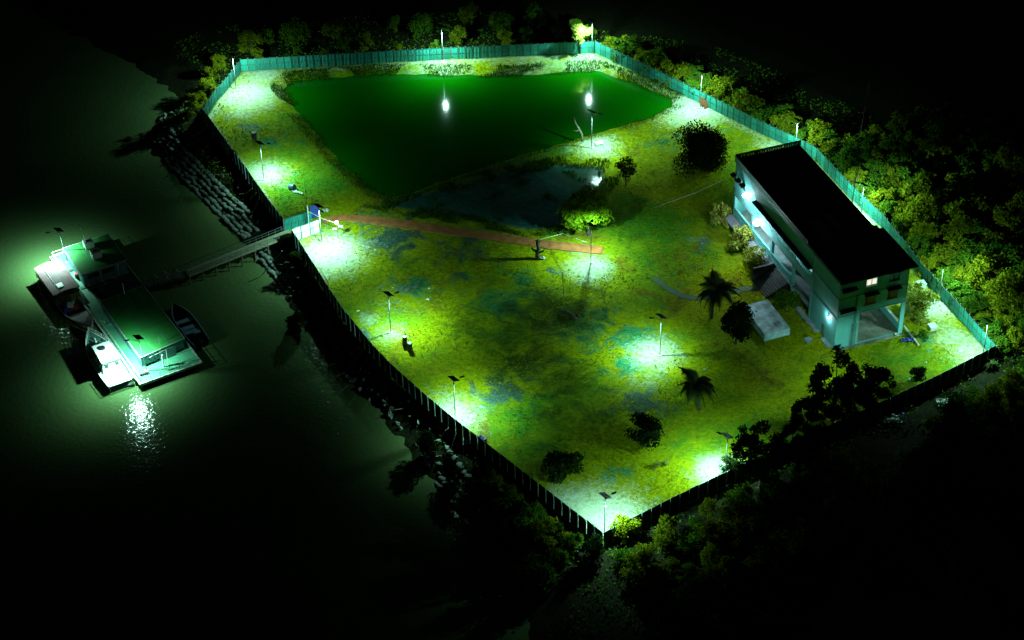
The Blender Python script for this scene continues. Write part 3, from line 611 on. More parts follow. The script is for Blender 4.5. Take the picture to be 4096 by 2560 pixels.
for i in range(9):
    v = 1.5+i*(L_-3)/8; pts_t = [(-.2, v+.3*math.cos(t), -.35+.3*math.sin(t)) for t in [j*PI/5 for j in range(11)]]; mb = MB().tube(pts_t, .09, 6, cap=False); mb.build('tyre_fender', M['rubber'], pon, smooth=True)
MB().tube([(.5,L_*.52,.05),(1.0,L_*.5,.06),(.6,L_*.47,.05),(1.1,L_*.45,.05)], .04, 5).build('deck_rope', M['rope'], pon)
# trussed gangway frames in the open middle bay
def truss(parent, A, B, h, n, m='steel', name='truss', r=.035):
    A, B = Vector(A), Vector(B); up = Vector((0, 0, h)); mb = MB(); mb.tube([A, B], r*1.4, 5); mb.tube([A+up, B+up], r*1.4, 5)
    for i in range(n+1): p = A.lerp(B, i/n); mb.tube([p, p+up], r, 4)
    for i in range(n):
        p, q = A.lerp(B, i/n), A.lerp(B, (i+1)/n); mb.tube([p, q+up] if i % 2 else [p+up, q], r, 4)
    return mb.build(name, M[m], parent)
ta = PL(at(*q1(720,900), PZ)); tb = PL(at(*q1(1160,790), PZ))
truss(pon, (ta[0], ta[1]+.2, .1), (tb[0], ta[1]+.4, .1), 1.2, 6); truss(pon, (ta[0]+.1, ta[1]-1.2, .1), (tb[0]+.3, ta[1]-1.0, .1), 1.1, 6)
mb = MB()
for u in (ta[0], (ta[0]+tb[0])/2, tb[0]): mb.tube([(u, ia[0][1]-.25, 0), (u, ia[0][1]-.25, 2.2)], .05, 6)
mb.build('porch_post', M['white'], pon)
MB().box(ta[0]+.4, W_-.4, ib[3][1]+.3, ia[0][1]-.4, .022, .03).build('well_deck', mat('dark well deck', (.02,.03,.028), .8), pon)
a = Vector(PL(at(*q1(1205,985), PZ+2))); MB().tube([(a.x,a.y,1.9),(a.x-.1,a.y,4.0)], .09, 6).build('vent_pipe', M['white'], pon)
a = Vector(PL(at(*q2(1635,690), PZ+2))); MB().tube([(a.x,a.y,1.9),(a.x-.1,a.y,3.6)], .05, 6).build('aerial', M['steel'], pon)
a = Vector(PL(at(*q2(1680,960), PZ))); mb = MB().tube([(a.x,a.y,0),(a.x,a.y,2.2)], .13, 8); mb.build('funnel', M['white'], pon)
mb = MB().tube([(a.x+.7,a.y,0),(a.x+.7,a.y,2.9),(a.x-1.9,a.y-.1,2.6)], .05, 5).tube([(a.x-.1,a.y,2.2),(a.x+.5,a.y,1.2)], .04, 5); mb.build('davit', M['white'], pon)
mb = MB(); 
for i in range(4): a = PL(at(*q2(1390+i*28, 1095-i*8), PZ)); mb.ball((a[0]+.3, a[1]+.35, .22), .22, 8, 6, .9)
mb.build('coiled_rope', M['dark'], pon, smooth=True)
for (x, y) in ((560,705), (700,915), (1020,1345), (925,940)):
    a = PL(at(*q1(x, y), PZ)); MB().box(a[0]-.35, a[0]+.35, a[1]-.3, a[1]+.3, .02, .12).build('hatch', M['rubber'] if y < 800 else M['trim'], pon)
a = PL(at(*q1(755,1130), PZ)); MB().tube([(a[0]-.1,a[1]+.7,.12),(a[0]+.1,a[1]-.7,.12)], .13, 7).build('mooring_bollard', M['dark'], pon)
a = at(*q1(628,790), PZ); o = empty('fire_drum', (a.x, a.y, PZ), 0, 'small red drum on the pontoon deck beside the north cabin', 'drum'); MB().tube([(0,0,.02),(0,0,.75)], .28, 12).build('body', M['red'], o); MB().tube([(0,0,.75),(0,0,.8)], .3, 12).build('lid', M['red'], o)
# two white tanks on the north roof
for lab, (x, y), lid in (('white cube tank with open dark hatch on the north cabin roof', (775,415), 1), ('white cube tank with closed lid on the edge of the north cabin roof', (862,535), 0)):
    a = at(*q1(x, y), PZ+2.3); o = empty('roof_tank', (a.x, a.y, PZ+2.3), pang, lab, 'water tank', 'white tanks on the cabin roof')
    MB().box(-.72,.72,-.66,.66,.12,1.15).box(-.66,.66,-.6,.6,.0,.12).build('tank_body', M['whiteroof'], o); MB().box(-.35,.35,-.25,.25,1.15,1.22).build('lid', M['dark'] if lid else M['trim'], o)
b = at(270,1050,PZ); street_lamp((b.x,b.y,PZ), R(184), 'leaning solar lamp at the far corner of the pontoon', H=6.1, arm=1.7, lean=-R(4), power=1.75, col=(.5, 1, .8), spread=(156, 1.0))
b = at(587,1484,PZ); street_lamp((b.x,b.y,PZ), R(186), 'leaning solar lamp at the near end of the pontoon above the white boat', H=6.1, arm=1.6, lean=-R(4), power=1.75, col=(.5, 1, .8), spread=(156, 1.0))
b = at(100+735*k, 850+340*k, PZ+2.3); o = empty('deck_light_pole', b, 0, 'short thin pole with small cap on the north cabin roof', 'pole'); MB().tube([(0,0,0),(-.55,0,2.7)], .05, 6).build('pole', M['steel'], o); MB().ball((-.55,0,2.75), .14).build('cap', M['dark'], o)

# ------------------------------------------------------------------ boats
def hull_mesh(L, B, H, bowrise=.8, stern=.8, n=14, z0=-.45, inner=True):
    st = []
    for i in range(n+1):
        t = i/n; w = B/2*(stern+(1-stern)*math.sin(min(1, t/.45)*PI/2) if t < .45 else max(.02, math.cos(((t-.45)/.55)**1.7*PI/2)))
        sh = H+bowrise*max(0, (t-.5)/.5)**2; st.append((t*L-L/2, w, sh))
    mb = MB(); T = .12
    for x, w, sh in st:
        mb.v += [(x, 0, z0), (x, w*.75, z0+.12), (x, w, sh), (x, max(w-T, .005), sh), (x, max(w-T, .004)*.9, .05), (x, -max(w-T, .004)*.9, .05), (x, -max(w-T, .005), sh), (x, -w, sh), (x, -w*.75, z0+.12)]
    for i in range(n):
        for j in range(9): a, b = i*9+j, i*9+(j+1) % 9; mb.f.append((a, b, b+9, a+9)); mb.m.append(0 if j not in (2, 3, 4, 5, 6) else (2 if j in (2, 6) else 1))
    mb.f.append((8,7,6,5,4,3,2,1,0)); mb.m.append(0); return mb, st
def boat_frame(stern, bow, label, z=-2.5, name='boat'):
    d = bow-stern; return empty(name, ((bow.x+stern.x)/2, (bow.y+stern.y)/2, z), math.atan2(d.y, d.x), label, 'boat'), Vector((d.x, d.y)).length
# wooden boat with pink canopy
sA, bA = at(196,1098,-2.2), at(366,1322,-1.8)
ba, LA = boat_frame(sA, bA, 'dark wooden passenger boat with faded pink canopy beside the pontoon', name='wooden_boat')
mb, st = hull_mesh(LA, 4.3, .75, 1.0); mb.build('hull', [M['hullwood'], M['wood'], M['plank']], ba, smooth=False)
def bloc(p): return ba.matrix_basis.inverted() @ p if False else None
MB().box(-LA/2+.2, LA*.02, -1.95, 1.95, .05, .15).build('cabin_floor', M['wood'], ba)
mb = MB(); n = 8; x0, x1 = -LA/2-.1, -LA*.03
for i in range(n):
    y0, y1 = -2.15+4.3*i/n, -2.15+4.3*(i+1)/n; za, zb = 2.55-.10*abs(y0)**1.4, 2.55-.10*abs(y1)**1.4
    mb.add([(x0,y0,za),(x1,y0,za-.05),(x1,y1,zb-.05),(x0,y1,zb),(x0,y0,za-.06),(x1,y0,za-.11),(x1,y1,zb-.11),(x0,y1,zb-.06)], [(0,1,2,3),(7,6,5,4),(0,4,5,1),(3,2,6,7),(1,5,6,2),(0,3,7,4)])
cn = mb.build('canopy', M['canopy'], ba); MB().box(-2.6,-1.5,-.9,.0,2.52,2.6).build('patch', M['white'], cn); MB().tube([(x0+.3,-1.0,2.5),(x1-.3,-1.0,2.45)], .05, 5).build('batten', M['white'], cn)
mb = MB()
for x in (x0+.2, (x0+x1)/2, x1-.2):
    for y in (-1.95, 1.95): mb.tube([(x,y,.5),(x,y,2.3)], .06, 5)
mb.build('canopy_post', M['wood'], ba)
MB().box(x0+.3, x1-.3, -1.9, -1.84, .6, 1.5).box(x0+.3, x1-.3, 1.84, 1.9, .6, 1.5).build('side_screen', M['hullwood'], ba)
MB().box(x1+.05, x1+.25, -1.9, 1.9, .1, 1.5).build('bulkhead', M['yellow'], ba)
mb = MB()
for i in range(7): mb.box(x1+.25, x1+1.9, -1.7+i*.26, -1.55+i*.26, 1.5, 1.55)
mb.build('slatted_rack', M['wood'], ba)
mb = MB()
for i in range(9):
    x = LA*.2+i*.62; w = max(.1, 1.85*math.cos((max(0, x/LA+.5-.45)/.55)**1.7*PI/2)); mb.box(x, x+.56, -w, w, .55+.06*i, .62+.06*i)
mb.build('foredeck', M['plank'], ba)
mb = MB().tube([(LA*.03,1.2,.2),(LA*.03+.6,1.2,1.7)], .04, 4).tube([(LA*.03,1.6,.2),(LA*.03+.6,1.6,1.7)], .04, 4)
for i in range(4): mb.tube([(LA*.03+.15*i+.1,1.2,.5+i*.33),(LA*.03+.15*i+.1,1.6,.5+i*.33)], .03, 4)
mb.build('ladder', M['white'], ba)
def on_boat(root, x, y, z): return root.location + Vector((math.cos(root.rotation_euler.z)*x-math.sin(root.rotation_euler.z)*y, math.sin(root.rotation_euler.z)*x+math.cos(root.rotation_euler.z)*y, z))
def drum(name, loc, r, h, m, label, cat='drum', group=None, lidm=None):
    o = empty(name, loc, 0, label, cat, group); MB().tube([(0,0,0),(0,0,h*.33),(0,0,h*.34),(0,0,h)], [r, r, r*1.04, r], 14).build('body', m, o, smooth=False); MB().tube([(0,0,h),(0,0,h+.04)], r*.93, 14).build('lid', lidm or m, o); return o
drum('barrel', on_boat(ba, LA*.03+.2, -1.2, .15), .38, 1.0, M['dark'], 'dark barrel in the open well of the wooden boat')
drum('barrel', on_boat(ba, LA*.03+1.1, -1.35, .15), .32, .8, M['blue'], 'blue barrel in the open well of the wooden boat')
drum('jerry_can', on_boat(ba, LA*.03+.9, .35, .15), .25, .6, M['red'], 'red can in the open well of the wooden boat', 'can')
c_ = on_boat(ba, LA*.03+.2, -.1, .15); o = empty('white_box', c_, 0, 'white box against the yellow bulkhead of the wooden boat', 'box'); MB().box(-.5,.5,-.35,.35,0,1.1).build('body', M['white'], o); MB().box(-.53,.53,-.38,.38,1.1,1.18).build('lid', M['whiteroof'], o)

# white cabin cruiser
sB, bB = at(487,1545,-2.0), at(362,1350,-1.5)
bb, LB = boat_frame(sB, bB, 'white cabin boat moored along the near side of the pontoon', name='cabin_boat')
mb, st = hull_mesh(LB, 4.3, 1.25, 1.0, stern=.92); mb.build('hull', [M['white'], M['trim'], M['whiteroof']], bb)
MB().box(-LB/2+.2, LB*.12, -1.85, 1.85, .85, .95).build('deck', M['pale'], bb)
mb = MB(); 
for i in range(6):
    x = LB*.12+i*LB*.055; w = max(.15, 1.95*math.cos((max(0, x/LB+.5-.45)/.55)**1.7*PI/2)); mb.box(x, x+LB*.055, -w, w, .95+.05*i, 1.0+.05*i)
mb.build('foredeck', M['trim'], bb)
cx0, cx1 = -LB*.24, LB*.16
cb = MB().add([(cx0,-1.45,.95),(cx1,-1.25,.95),(cx1,1.25,.95),(cx0,1.45,.95),(cx0,-1.35,3.1),(cx1-.9,-1.15,3.1),(cx1-.9,1.15,3.1),(cx0,1.35,3.1)], [(4,5,6,7),(0,1,5,4),(1,2,6,5),(2,3,7,6),(3,0,4,7)]).build('cabin', M['whiteroof'], bb)
MB().add([(cx0-.25,-1.5,3.1),(cx1-.7,-1.3,3.1),(cx1-.7,1.3,3.1),(cx0-.25,1.5,3.1),(cx0-.25,-1.5,3.2),(cx1-.7,-1.3,3.2),(cx1-.7,1.3,3.2),(cx0-.25,1.5,3.2)], [(3,2,1,0),(4,5,6,7),(0,1,5,4),(1,2,6,5),(2,3,7,6),(3,0,4,7)]).build('cabin_roof', M['whiteroof'], cb)
MB().box(cx0-.02, cx0-.001, -1.05, -.5, 1.9, 2.5).box(cx0-.02, cx0-.001, .55, 1.1, 1.9, 2.5).build('cabin_window', M['glass'], cb)
MB().box(cx0-.05, cx0-.021, -.32, .35, 1.0, 2.7).build('cabin_door', M['white'], cb)
mb = MB()
for y in (-1, 1):
    for i in range(3): x = cx0+1.0+i*1.7; mb.box(x, x+1.1, (1.36 if y > 0 else -1.44), (1.44 if y > 0 else -1.36), 2.0, 2.6)
mb.build('side_window', M['glass'], cb)
MB().box(cx1-.2, cx1+1.3, -1.0, 1.0, 1.0, 1.75).build('trunk', M['whiteroof'], bb)
MB().tube([(cx1-2.0,.2,3.2),(cx1-2.0,.2,3.45)], .45, 14).build('roof_hatch', M['dark'], cb)
mb = MB()
rp = [Vector((x, w*.93, sh)) for x, w, sh in st if x > LB*.08]
for s in (1, -1):
    q = [Vector((p.x, p.y*s, p.z)) for p in rp]
    for z in (.7, .38): mb.tube([p+Vector((0,0,z)) for p in q], .03, 5)
    for p in q[::1]: mb.tube([p, p+Vector((0,0,.7))], .025, 4)
mb.build('bow_rail', M['white'], bb)
mb = MB(); q = [Vector((-LB*.26,1.95,1.2)), Vector((-LB/2+.15,1.85,1.2)), Vector((-LB/2+.15,-1.85,1.2)), Vector((-LB*.26,-1.95,1.2))]
for z in (0, .3, .6): mb.tube([p+Vector((0,0,z)) for p in q], .045, 5)
for a, b in zip(q, q[1:]):
    for i in range(4): p = a.lerp(b, i/3); mb.tube([p, p+Vector((0,0,.6))], .035, 4)
mb.build('stern_rail', M['white'], bb)
mb = MB().tube([(cx1+1.5,0,1.6),(cx1+1.5,0,2.2),(cx1+1.5,.0,2.2)], .16, 8).tube([(cx1+2.6,-.2,1.3),(cx1+2.6,-.2,1.9)], .1, 8); mb.build('anchor_winch', M['white'], bb)

# open skiff on the dark side
sC, bC = at(806,1378,-2.2), at(694,1222,-2.0)
bc, LC = boat_frame(sC, bC, 'empty faded blue open boat on the dark side of the pontoon', name='open_boat')
mb, st = hull_mesh(LC, 3.0, .75, .3, stern=.9); mb.build('hull', [M['skiff'], M['skiff2']] if 'skiff2' in M else [M['skiff'], mat('dark bilge', (.03,.05,.07), .7), M['skiff']], bc)
mb = MB()
for x in (-LC*.22, -LC*.12, LC*.05): mb.box(x, x+.9, -1.25, 1.25, .45, .52)
mb.build('thwart', M['skiff'], bc); MB().box(-LC/2-.4, -LC/2+.1, -.25, .25, .3, 1.3).build('outboard_motor', M['dark'], bc)
MB().box(-LC*.3,-LC*.24,-.9,.1,.52,.9).build('seat_box', M['skiff'], bc)

# ------------------------------------------------------------------ wooden footbridge from the gate and the steel gangway
def zq(a, b): return (700+a*.3306, 550+b*.3306)
g0 = at(*zq(1400,1150), .1); g1 = at(*zq(430,1512), -.5); g2 = at(100+1960*k, 850+740*k, -.9)
g1 = g0.lerp(g2, .62); dd = (g2-g0).normalized(); nn = Vector((-dd.y, dd.x, 0)).normalized()
br = empty('footbridge', (0, 0, 0), 0, 'wooden footbridge on posts leading from the gate down over the water', 'bridge')
MB().obox((g0+g2)/2, (g2-g0)/2, nn*.95, (0,0,.06)).build('deck', M['bridge'] if 'bridge' in M else mat('pale bridge planks', (.30,.34,.22), .8, col2=(.2,.22,.14), scale=2, bump=.5), br)
mb = MB(); LN = (g2-g0).length; n = 16
for s in (-1, 1):
    for i in range(n+1):
        p = g0.lerp(g2, i/n)+nn*s*.9; mb.tube([p, p+Vector((0,0,1.0))], .035, 5)
    for z in (1.0, .55): mb.tube([g0+nn*s*.9+Vector((0,0,z)), g2+nn*s*.9+Vector((0,0,z))], .03, 5)
mb.build('railing', M['steel'], br)
mb = MB()
for i in range(2, n+1, 2):
    for s in (-1, 1): p = g0.lerp(g2, i/n)+nn*s*.75; mb.tube([p-Vector((0,0,.1)), p-Vector((0,0,5))], .13, 7)
    a = g0.lerp(g2, i/n); mb.obox(a-Vector((0,0,.25)), nn*1.1, dd*.1, (0,0,.12))
mb.build('pile', M['wood'], br)
gw = empty('gangway', (0, 0, 0), 0, 'steel truss gangway between the footbridge and the pontoon', 'gangway')
h0 = g2+Vector((0,0,-.1)); h1 = at(100+1440*k, 850+885*k, PZ+.2); n2 = Vector((-(h1-h0).y, (h1-h0).x, 0)).normalized()
for s in (-1, 1): truss(gw, h0+n2*.7*s, h1+n2*.7*s, 1.15, 8, name='truss')
MB().obox((h0+h1)/2, (h1-h0)/2, n2*.68, (0,0,.03)).build('deck', M['wood'], gw)

# ------------------------------------------------------------------ vegetation
def leafcloud(lumps, n, size, seed, flat_=.5, hollow=.55):
    """many small leaf faces filling several overlapping lumps (centre, radii)"""
    g = np.random.default_rng(seed); V = []; 
    vol = np.array([r[0]*r[1]*r[2] for c, r in lumps])**.72; cnt = np.maximum(3, (n*vol/vol.sum())).astype(int)
    for (c, r), k in zip(lumps, cnt):
        d = g.normal(size=(k, 3)); d /= np.linalg.norm(d, axis=1)[:, None]; rad = hollow+(1-hollow)*g.random(k)**.6
        rad *= 1+.22*g.random(k)**4; rad *= 1+.18*np.sin(d[:, 0]*7+seed)*np.cos(d[:, 1]*6)
        V.append(np.array(c)+d*rad[:, None]*np.array(r))
    C = np.concatenate(V); k = len(C)
    a = g.normal(size=(k, 3)); a /= np.linalg.norm(a, axis=1)[:, None]; b = np.cross(a, g.normal(size=(k, 3))); b /= np.linalg.norm(b, axis=1)[:, None]
    s = size*(.6+.8*g.random(k))[:, None]
    q = np.stack([C-a*s, C-b*s*flat_, C+a*s, C+b*s*flat_], 1).reshape(-1, 3)
    return q
def mesh_quads(name, q, m):
    me = bpy.data.meshes.new(name); n = len(q)//4
    me.vertices.add(len(q)); me.vertices.foreach_set('co', q.ravel().astype(np.float32))
    me.loops.add(len(q)); me.loops.foreach_set('vertex_index', np.arange(len(q), dtype=np.int32))
    me.polygons.add(n); me.polygons.foreach_set('loop_start', np.arange(0, len(q), 4, dtype=np.int32)); me.polygons.foreach_set('loop_total', np.full(n, 4, dtype=np.int32))
    me.materials.append(m); me.update(calc_edges=True); me.validate(); return me
def lumps(h, r, n, g, flat_=.75, low=.35, lr=.42):
    L = []
    for i in range(n):
        a = g.random()*2*PI; t = g.random(); rr = r*(1-lr*.8)*math.sqrt(g.random())*(1 if t < .6 else .75); z = h*(low+(1-low)*t*.86)
        s = r*lr*(.7+.7*g.random()); L.append(((rr*math.cos(a), rr*math.sin(a), z), (s, s, s*flat_)))
    return L
def trunkmesh(h, r, L, g, n=6):
    mb = MB(); mb.tube([(0,0,-.3),(g.normal()*.1,g.normal()*.1,h*.3),(g.normal()*.15,g.normal()*.15,h*.62)], [r*1.2, r*.85, r*.5], 7)
    for c, s in L[:n]: mb.tube([(0,0,h*(.2+.25*g.random())), (c[0]*.5, c[1]*.5, c[2]*.7), (c[0], c[1], c[2])], [r*.5, r*.32, r*.1], 5)
    return mb
def tree_kind(seed, h, r, nl, n, size, m, low=.35, lr=.42, hollow=.55, tr=.12, flat_=.75):
    g = np.random.default_rng(seed); L = lumps(h, r, nl, g, flat_, low, lr)
    return (mesh_quads('crown', leafcloud(L, n, size, seed, hollow=hollow), m), trunkmesh(h, tr, L, g).mesh('trunk', M['bark']))
def plant(name, kind, x, y, label, cat='tree', group=None, s=1.0, rz=None, sz=None, z=None):
    t = empty(name, (x, y, hz(x, y) if z is None else z), random.uniform(0, 6.28) if rz is None else rz, label, cat, group); t.scale = (s, s, s*(sz or 1))
    link('trunk', kind[1], t); link('crown', kind[0], t); return t
K = {
 'round': tree_kind(11, 8.4, 4.1, 42, 17000, .17, M['leafM'], .36, .32, .6, tr=.25),
 'bushD': tree_kind(12, 5.4, 5.0, 34, 13000, .17, M['leafD'], .12, .36, tr=.22),
 'thin': tree_kind(13, 5.4, 2.2, 24, 2600, .13, M['leafD'], .42, .30, tr=.10),
 'shrubB': tree_kind(14, 3.2, 1.7, 24, 2300, .14, M['leafB'], .10, .27, .3, tr=.06),
 'shrubD': tree_kind(15, 3.4, 1.8, 24, 2800, .15, M['leafD'], .20, .34, .4, tr=.10),
 'lone': tree_kind(16, 3.6, 1.9, 15, 2400, .15, M['leafG'], .25, .42, tr=.08),
 'tallA': tree_kind(17, 10.5, 4.6, 36, 6500, .20, M['leafD'], .38, .17, .25, tr=.2, flat_=.85),
 'lit': tree_kind(19, 6.0, 2.0, 18, 3200, .15, M['leafB'], .5, .36, .5, tr=.12),
 'tallB': tree_kind(18, 9.0, 4.0, 28, 5200, .20, M['leafD'], .42, .19, .25, tr=.18, flat_=.85),
}
KF = [tree_kind(30+i, 3.6+.5*(i % 3), 2.0+.25*(i % 4), 24+i, 3000, .17, [M['leafY'], M['leafG'], M['leafY'], M['leafG'], M['leafG'], M['leafY']][i], .12, .28, .3, tr=.09) for i in range(6)]
def pl(kind, D, label, name='tree', s=1.0, cat='tree', **k): p = atD(*D); return plant(name, K[kind], p.x, p.y, label, cat, s=s, **k)
pl('round', (1390, 556), 'large round leafy tree behind the lamp at the end of the red path', 'leafy_tree')
pl('bushD', (1652, 392), 'huge dark bushy tree on the lawn above the building', 'bushy_tree', 1.08)
pl('thin', (1478, 440), 'slender small tree with sparse crown near the pond bank', 'small_tree', .95)
pl('shrubD', (1738, 812), 'dark bushy tree to the left of the concrete tank', 'bushy_tree', 1.75)
pl('lone', (1856, 738), 'small tree with thin pale trunk between the tank and the building', 'small_tree', 1.1)
pl('shrubD', (1522, 1055), 'dark leafy bush alone in the lower lawn', 'bush', 1.45, 'bush')
pl('shrubD', (1334, 1128), 'low wide dark bush near the river fence at the bottom', 'bush', 1.75, 'bush', sz=.6)
pl('shrubB', (1706, 528), 'yellow lit shrub at the upper corner of the building gallery', 'flowering_shrub', 1.15, 'shrub')
pl('shrubB', (1757, 590), 'yellow lit shrub below the building lamps', 'flowering_shrub', 1.35, 'shrub')
pl('shrubB', (1784, 628), 'yellow lit shrub beside the dark building stairs', 'flowering_shrub', 1.15, 'shrub')
pl('shrubB', (2172, 745), 'bright sprawling shrub to the right of the open car bay', 'flowering_shrub', 1.55, 'shrub')
pl('shrubB', (2162, 700), 'smaller green shrub against the right wall of the building', 'flowering_shrub', .8, 'shrub')
pl('tallA', (1795, 1150), 'tall black silhouetted tree at the lower right fence', 'tall_tree', 1.02)
pl('tallA', (1968, 1020), 'tallest black silhouetted tree rising in front of the building', 'tall_tree', 1.22, rz=1.0)
pl('tallB', (2045, 985), 'black silhouetted tree to the right of the hidden glowing lamp', 'tall_tree', 1.0)
pl('tallB', (1880, 1115), 'black tree between the two tall silhouetted trees', 'tall_tree', .9, rz=2.0)
pl('tallB', (1905, 1045), 'black tree just left of the hidden glowing lamp', 'tall_tree', .85, rz=4.0)
pl('shrubD', (1722, 1120), 'small spreading dark bush at the lower right lamp', 'bush', .8, 'bush')
pl('shrubD', (2165, 905), 'dark bush along the lower right fence near the corner', 'bush', .75, 'bush')
p = atD(1998, 955); plant('bushy_tree', KF[0], p.x, p.y, 'yellow-green foliage glowing around the hidden lamp among black trees', 'tree', s=1.25)
# palms
def frond_mesh(L=2.9, droop=1.3, n=26):
    mb = MB(); P_ = []
    for i in range(n+1): t = i/n; P_.append(Vector((L*t*(1-.15*t), 0, .9*math.sin(t*1.6)*(1-t)*1.4-droop*t*t*1.0)))
    mb.tube(P_[::4]+[P_[-1]], .03, 4)
    for i in range(2, n):
        p = P_[i]; t = i/n; l = .95*math.sin(PI*min(1, t*1.05+.1))+.1
        for s in (-1, 1): d = Vector((.35, s, -.35)).normalized()*l; q = p+d; mb.add([p+Vector((-.07,0,0)), p+Vector((.07,0,0)), q], [(0,1,2)])
    return mb.mesh('frond', M['frond'])
FR_ = frond_mesh()
def palm(D, label, s=1.0, h=3.6, lean=(.4, .2)):
    p = atD(*D); t = empty('palm_tree', (p.x, p.y, hz(p.x, p.y)), 0, label, 'palm tree'); t.scale = (s, s, s)
    MB().tube([(0,0,-.2),(lean[0]*.3,lean[1]*.3,h*.4),(lean[0],lean[1],h)], [.22,.15,.12], 8).build('trunk', M['bark'], t, smooth=True)
    for i in range(22): link('frond', FR_, t, (lean[0], lean[1], h), (0, random.uniform(-.85, .6), i*2.4+random.uniform(-.2, .2)), (random.uniform(.8, 1.1),)*3)
palm((1680, 752), 'young palm tree beside the pale worn path', 1.35, 3.5)
palm((1652, 968), 'palm tree standing alone in the lawn above the lower right fence', 1.3, 3.3, (-.5, .1))
# dead wood
def deadtree(name, D, segs, label, cat, m='deadwood', rs=None):
    p = atD(*D); o = empty(name, (p.x, p.y, hz(p.x, p.y)), 0, label, cat)
    mb = MB()
    for (pts_, rr) in segs: mb.tube(pts_, rr, 7)
    mb.build('trunk', M[m], o, smooth=True); return o
deadtree('dead_branch', (1376, 332), [([(0,0,-.4),(-.1,.1,1.3),(-.5,.2,2.2),(-1.1,.6,3.2),(-1.4,.9,4.2)], [.22,.2,.16,.11,.06]), ([(-.5,.2,2.2),(-1.0,-.2,2.0),(-1.6,-.2,2.3)], [.1,.07,.03])], 'leaning dead branch at the edge of the pond', 'branch')
deadtree('tree_stump', (1272, 612), [([(0,0,-.3),(-.15,.1,1.2),(.1,0,2.0),(-.1,0,2.9),(.0,0,3.6)], [.42,.33,.3,.26,.2]), ([(-.1,.0,1.3),(-.8,.1,1.7),(-1.0,.0,2.2)], [.22,.18,.1]), ([(0,0,1.2),(.8,.1,1.4),(1.0,.1,1.8)], [.2,.14,.08]), ([(0,0,2.9),(-.35,0,3.5)], [.2,.1]), ([(0,0,3.0),(.4,0,3.4)], [.18,.1])], 'knobbly dead tree stump standing by the red path', 'stump', 'bark')
for i, (D, lab, h) in enumerate((((957, 815), 'left and farther of the two short dark stumps near the river fence', 1.5), ((969, 828), 'right and nearer of the two short dark stumps near the river fence', 1.35))):
    p = atD(*D); o = empty('cut_stump', (p.x, p.y, 0), 0, lab, 'stump', 'two short cut stumps'); MB().tube([(0,0,-.2),(0,0,.3),(.0,0,h)], [.42,.36,.33], 10).build('trunk', M['bark'], o); MB().tube([(0,0,h),(0,0,h+.03)], .3, 10).build('cut_face', M['pale'], o)
p = atD(601, 327); drum('barrel', (p.x, p.y, 0), .42, 1.15, M['dark'], 'dark blue barrel standing on the grass by the left fence')
p = atD(690, 447); o = empty('plastic_drum', (p.x, p.y, .1), 0, 'half buried blue drum with pale rags on the grass above the gate', 'drum'); MB().tube([(-.3,.3,.2),(.4,-.2,.35)], .5, 12).build('body', M['blue'] if False else mat('slate blue plastic', (.04,.10,.18), .5), o)
mb = MB(); 
for i in range(9): mb.obox((.3+i*.16, -.7-.1*i, .08), (.25,random.uniform(-.2,.2),.05), (random.uniform(-.1,.1),.16,.03), (0,0,.03))
mb.build('rags', M['pale'], o)
def pole_thing(name, D, h, label, cat, r=.05, m='steel', lean=(0, 0)):
    p = atD(*D); o = empty(name, (p.x, p.y, hz(p.x, p.y)), 0, label, cat); MB().tube([(0,0,-.3),(lean[0],lean[1],h)], r, 6).build('pole', M[m], o); MB().ball((lean[0],lean[1],h), r*1.7, 6, 4).build('cap', M['dark'], o)
pole_thing('thin_pole', (1333, 700), 4.4, 'thin bare pole standing in the lawn left of the central lamp', 'pole', lean=(-.25, 0))
pole_thing('utility_pole', (2012, 488), 8.2, 'thin dark pole at the fence behind the building roof', 'pole', .06, 'dark', (.6, 0))
pole_thing('mast', (2027, 350), 13, 'very faint tall mast in the black trees above the building', 'mast', .05, 'bark', (.8, 0))
pole_thing('stake', (1741, 573), 1.9, 'short stake in the grass left of the building shrubs', 'stake', .03, 'wood')
tag(MB().tube([atD(1276,566,2.6), atD(1330,552,2.4), atD(1392,575,5.0)], .025, 5).build('rope', M['rope']), 'pale rope from the knobbly stump to the central lamp', 'rope')
tag(MB().tube([at(2620,830,2.0), at(2780,772,3.2), at(2925,705,5.0)], .02, 4).build('cable', M['rope']), 'thin green cable sagging toward the upper end of the building', 'cable')
tag(MB().tube([atD(754,628,.15), atD(776,664,.15)], .06, 6).build('bamboo_pole', M['pale']), 'pale straight pole lying inside the river fence below the gate', 'pole')
# boxes, slabs and litter
def slabthing(name, D, s, label, cat, m='pale', rz=.3, z=0):
    p = atD(*D); o = empty(name, (p.x, p.y, z), rz, label, cat); MB().box(-s[0],s[0],-s[1],s[1],-.1,s[2]).build('body', M[m], o); MB().box(-s[0]*1.06,s[0]*1.06,-s[1]*1.06,s[1]*1.06,s[2],s[2]+.08).build('lid', M[m], o); return o
slabthing('concrete_box', (2176, 676), (.62,.55,.6), 'pale concrete box near the right fence beyond the building', 'box')
slabthing('concrete_box', (2203, 777), (.55,.5,.6), 'pale concrete box on the grass beside the bright shrub', 'box')
slabthing('white_crate', (1416, 343), (.62,.45,.45), 'white box on the ground at the pond bank lamp', 'box', 'whiteroof')
slabthing('cistern_cover', (1910, 806), (.5,.4,.3), 'dark broken concrete block on the lawn near the stair wall', 'block', 'concrete', .6)
for (D, lab, hh) in (((1658,250), 'rusty brown sheet leaning at the right fence beside a lamp, nearer one', 1.5), ((1667,254), 'rusty brown sheet leaning at the right fence, the one farther from the lamp', 1.4)):
    p = atD(*D); o = empty('rusty_sheet', (p.x, p.y, 0), .6, lab, 'sheet', 'two rusty sheets'); MB().obox((0,0,hh*.5), (.45,0,0), (0,.04,0), (.12,.35,hh*.5)).build('sheet', M['rust'], o)
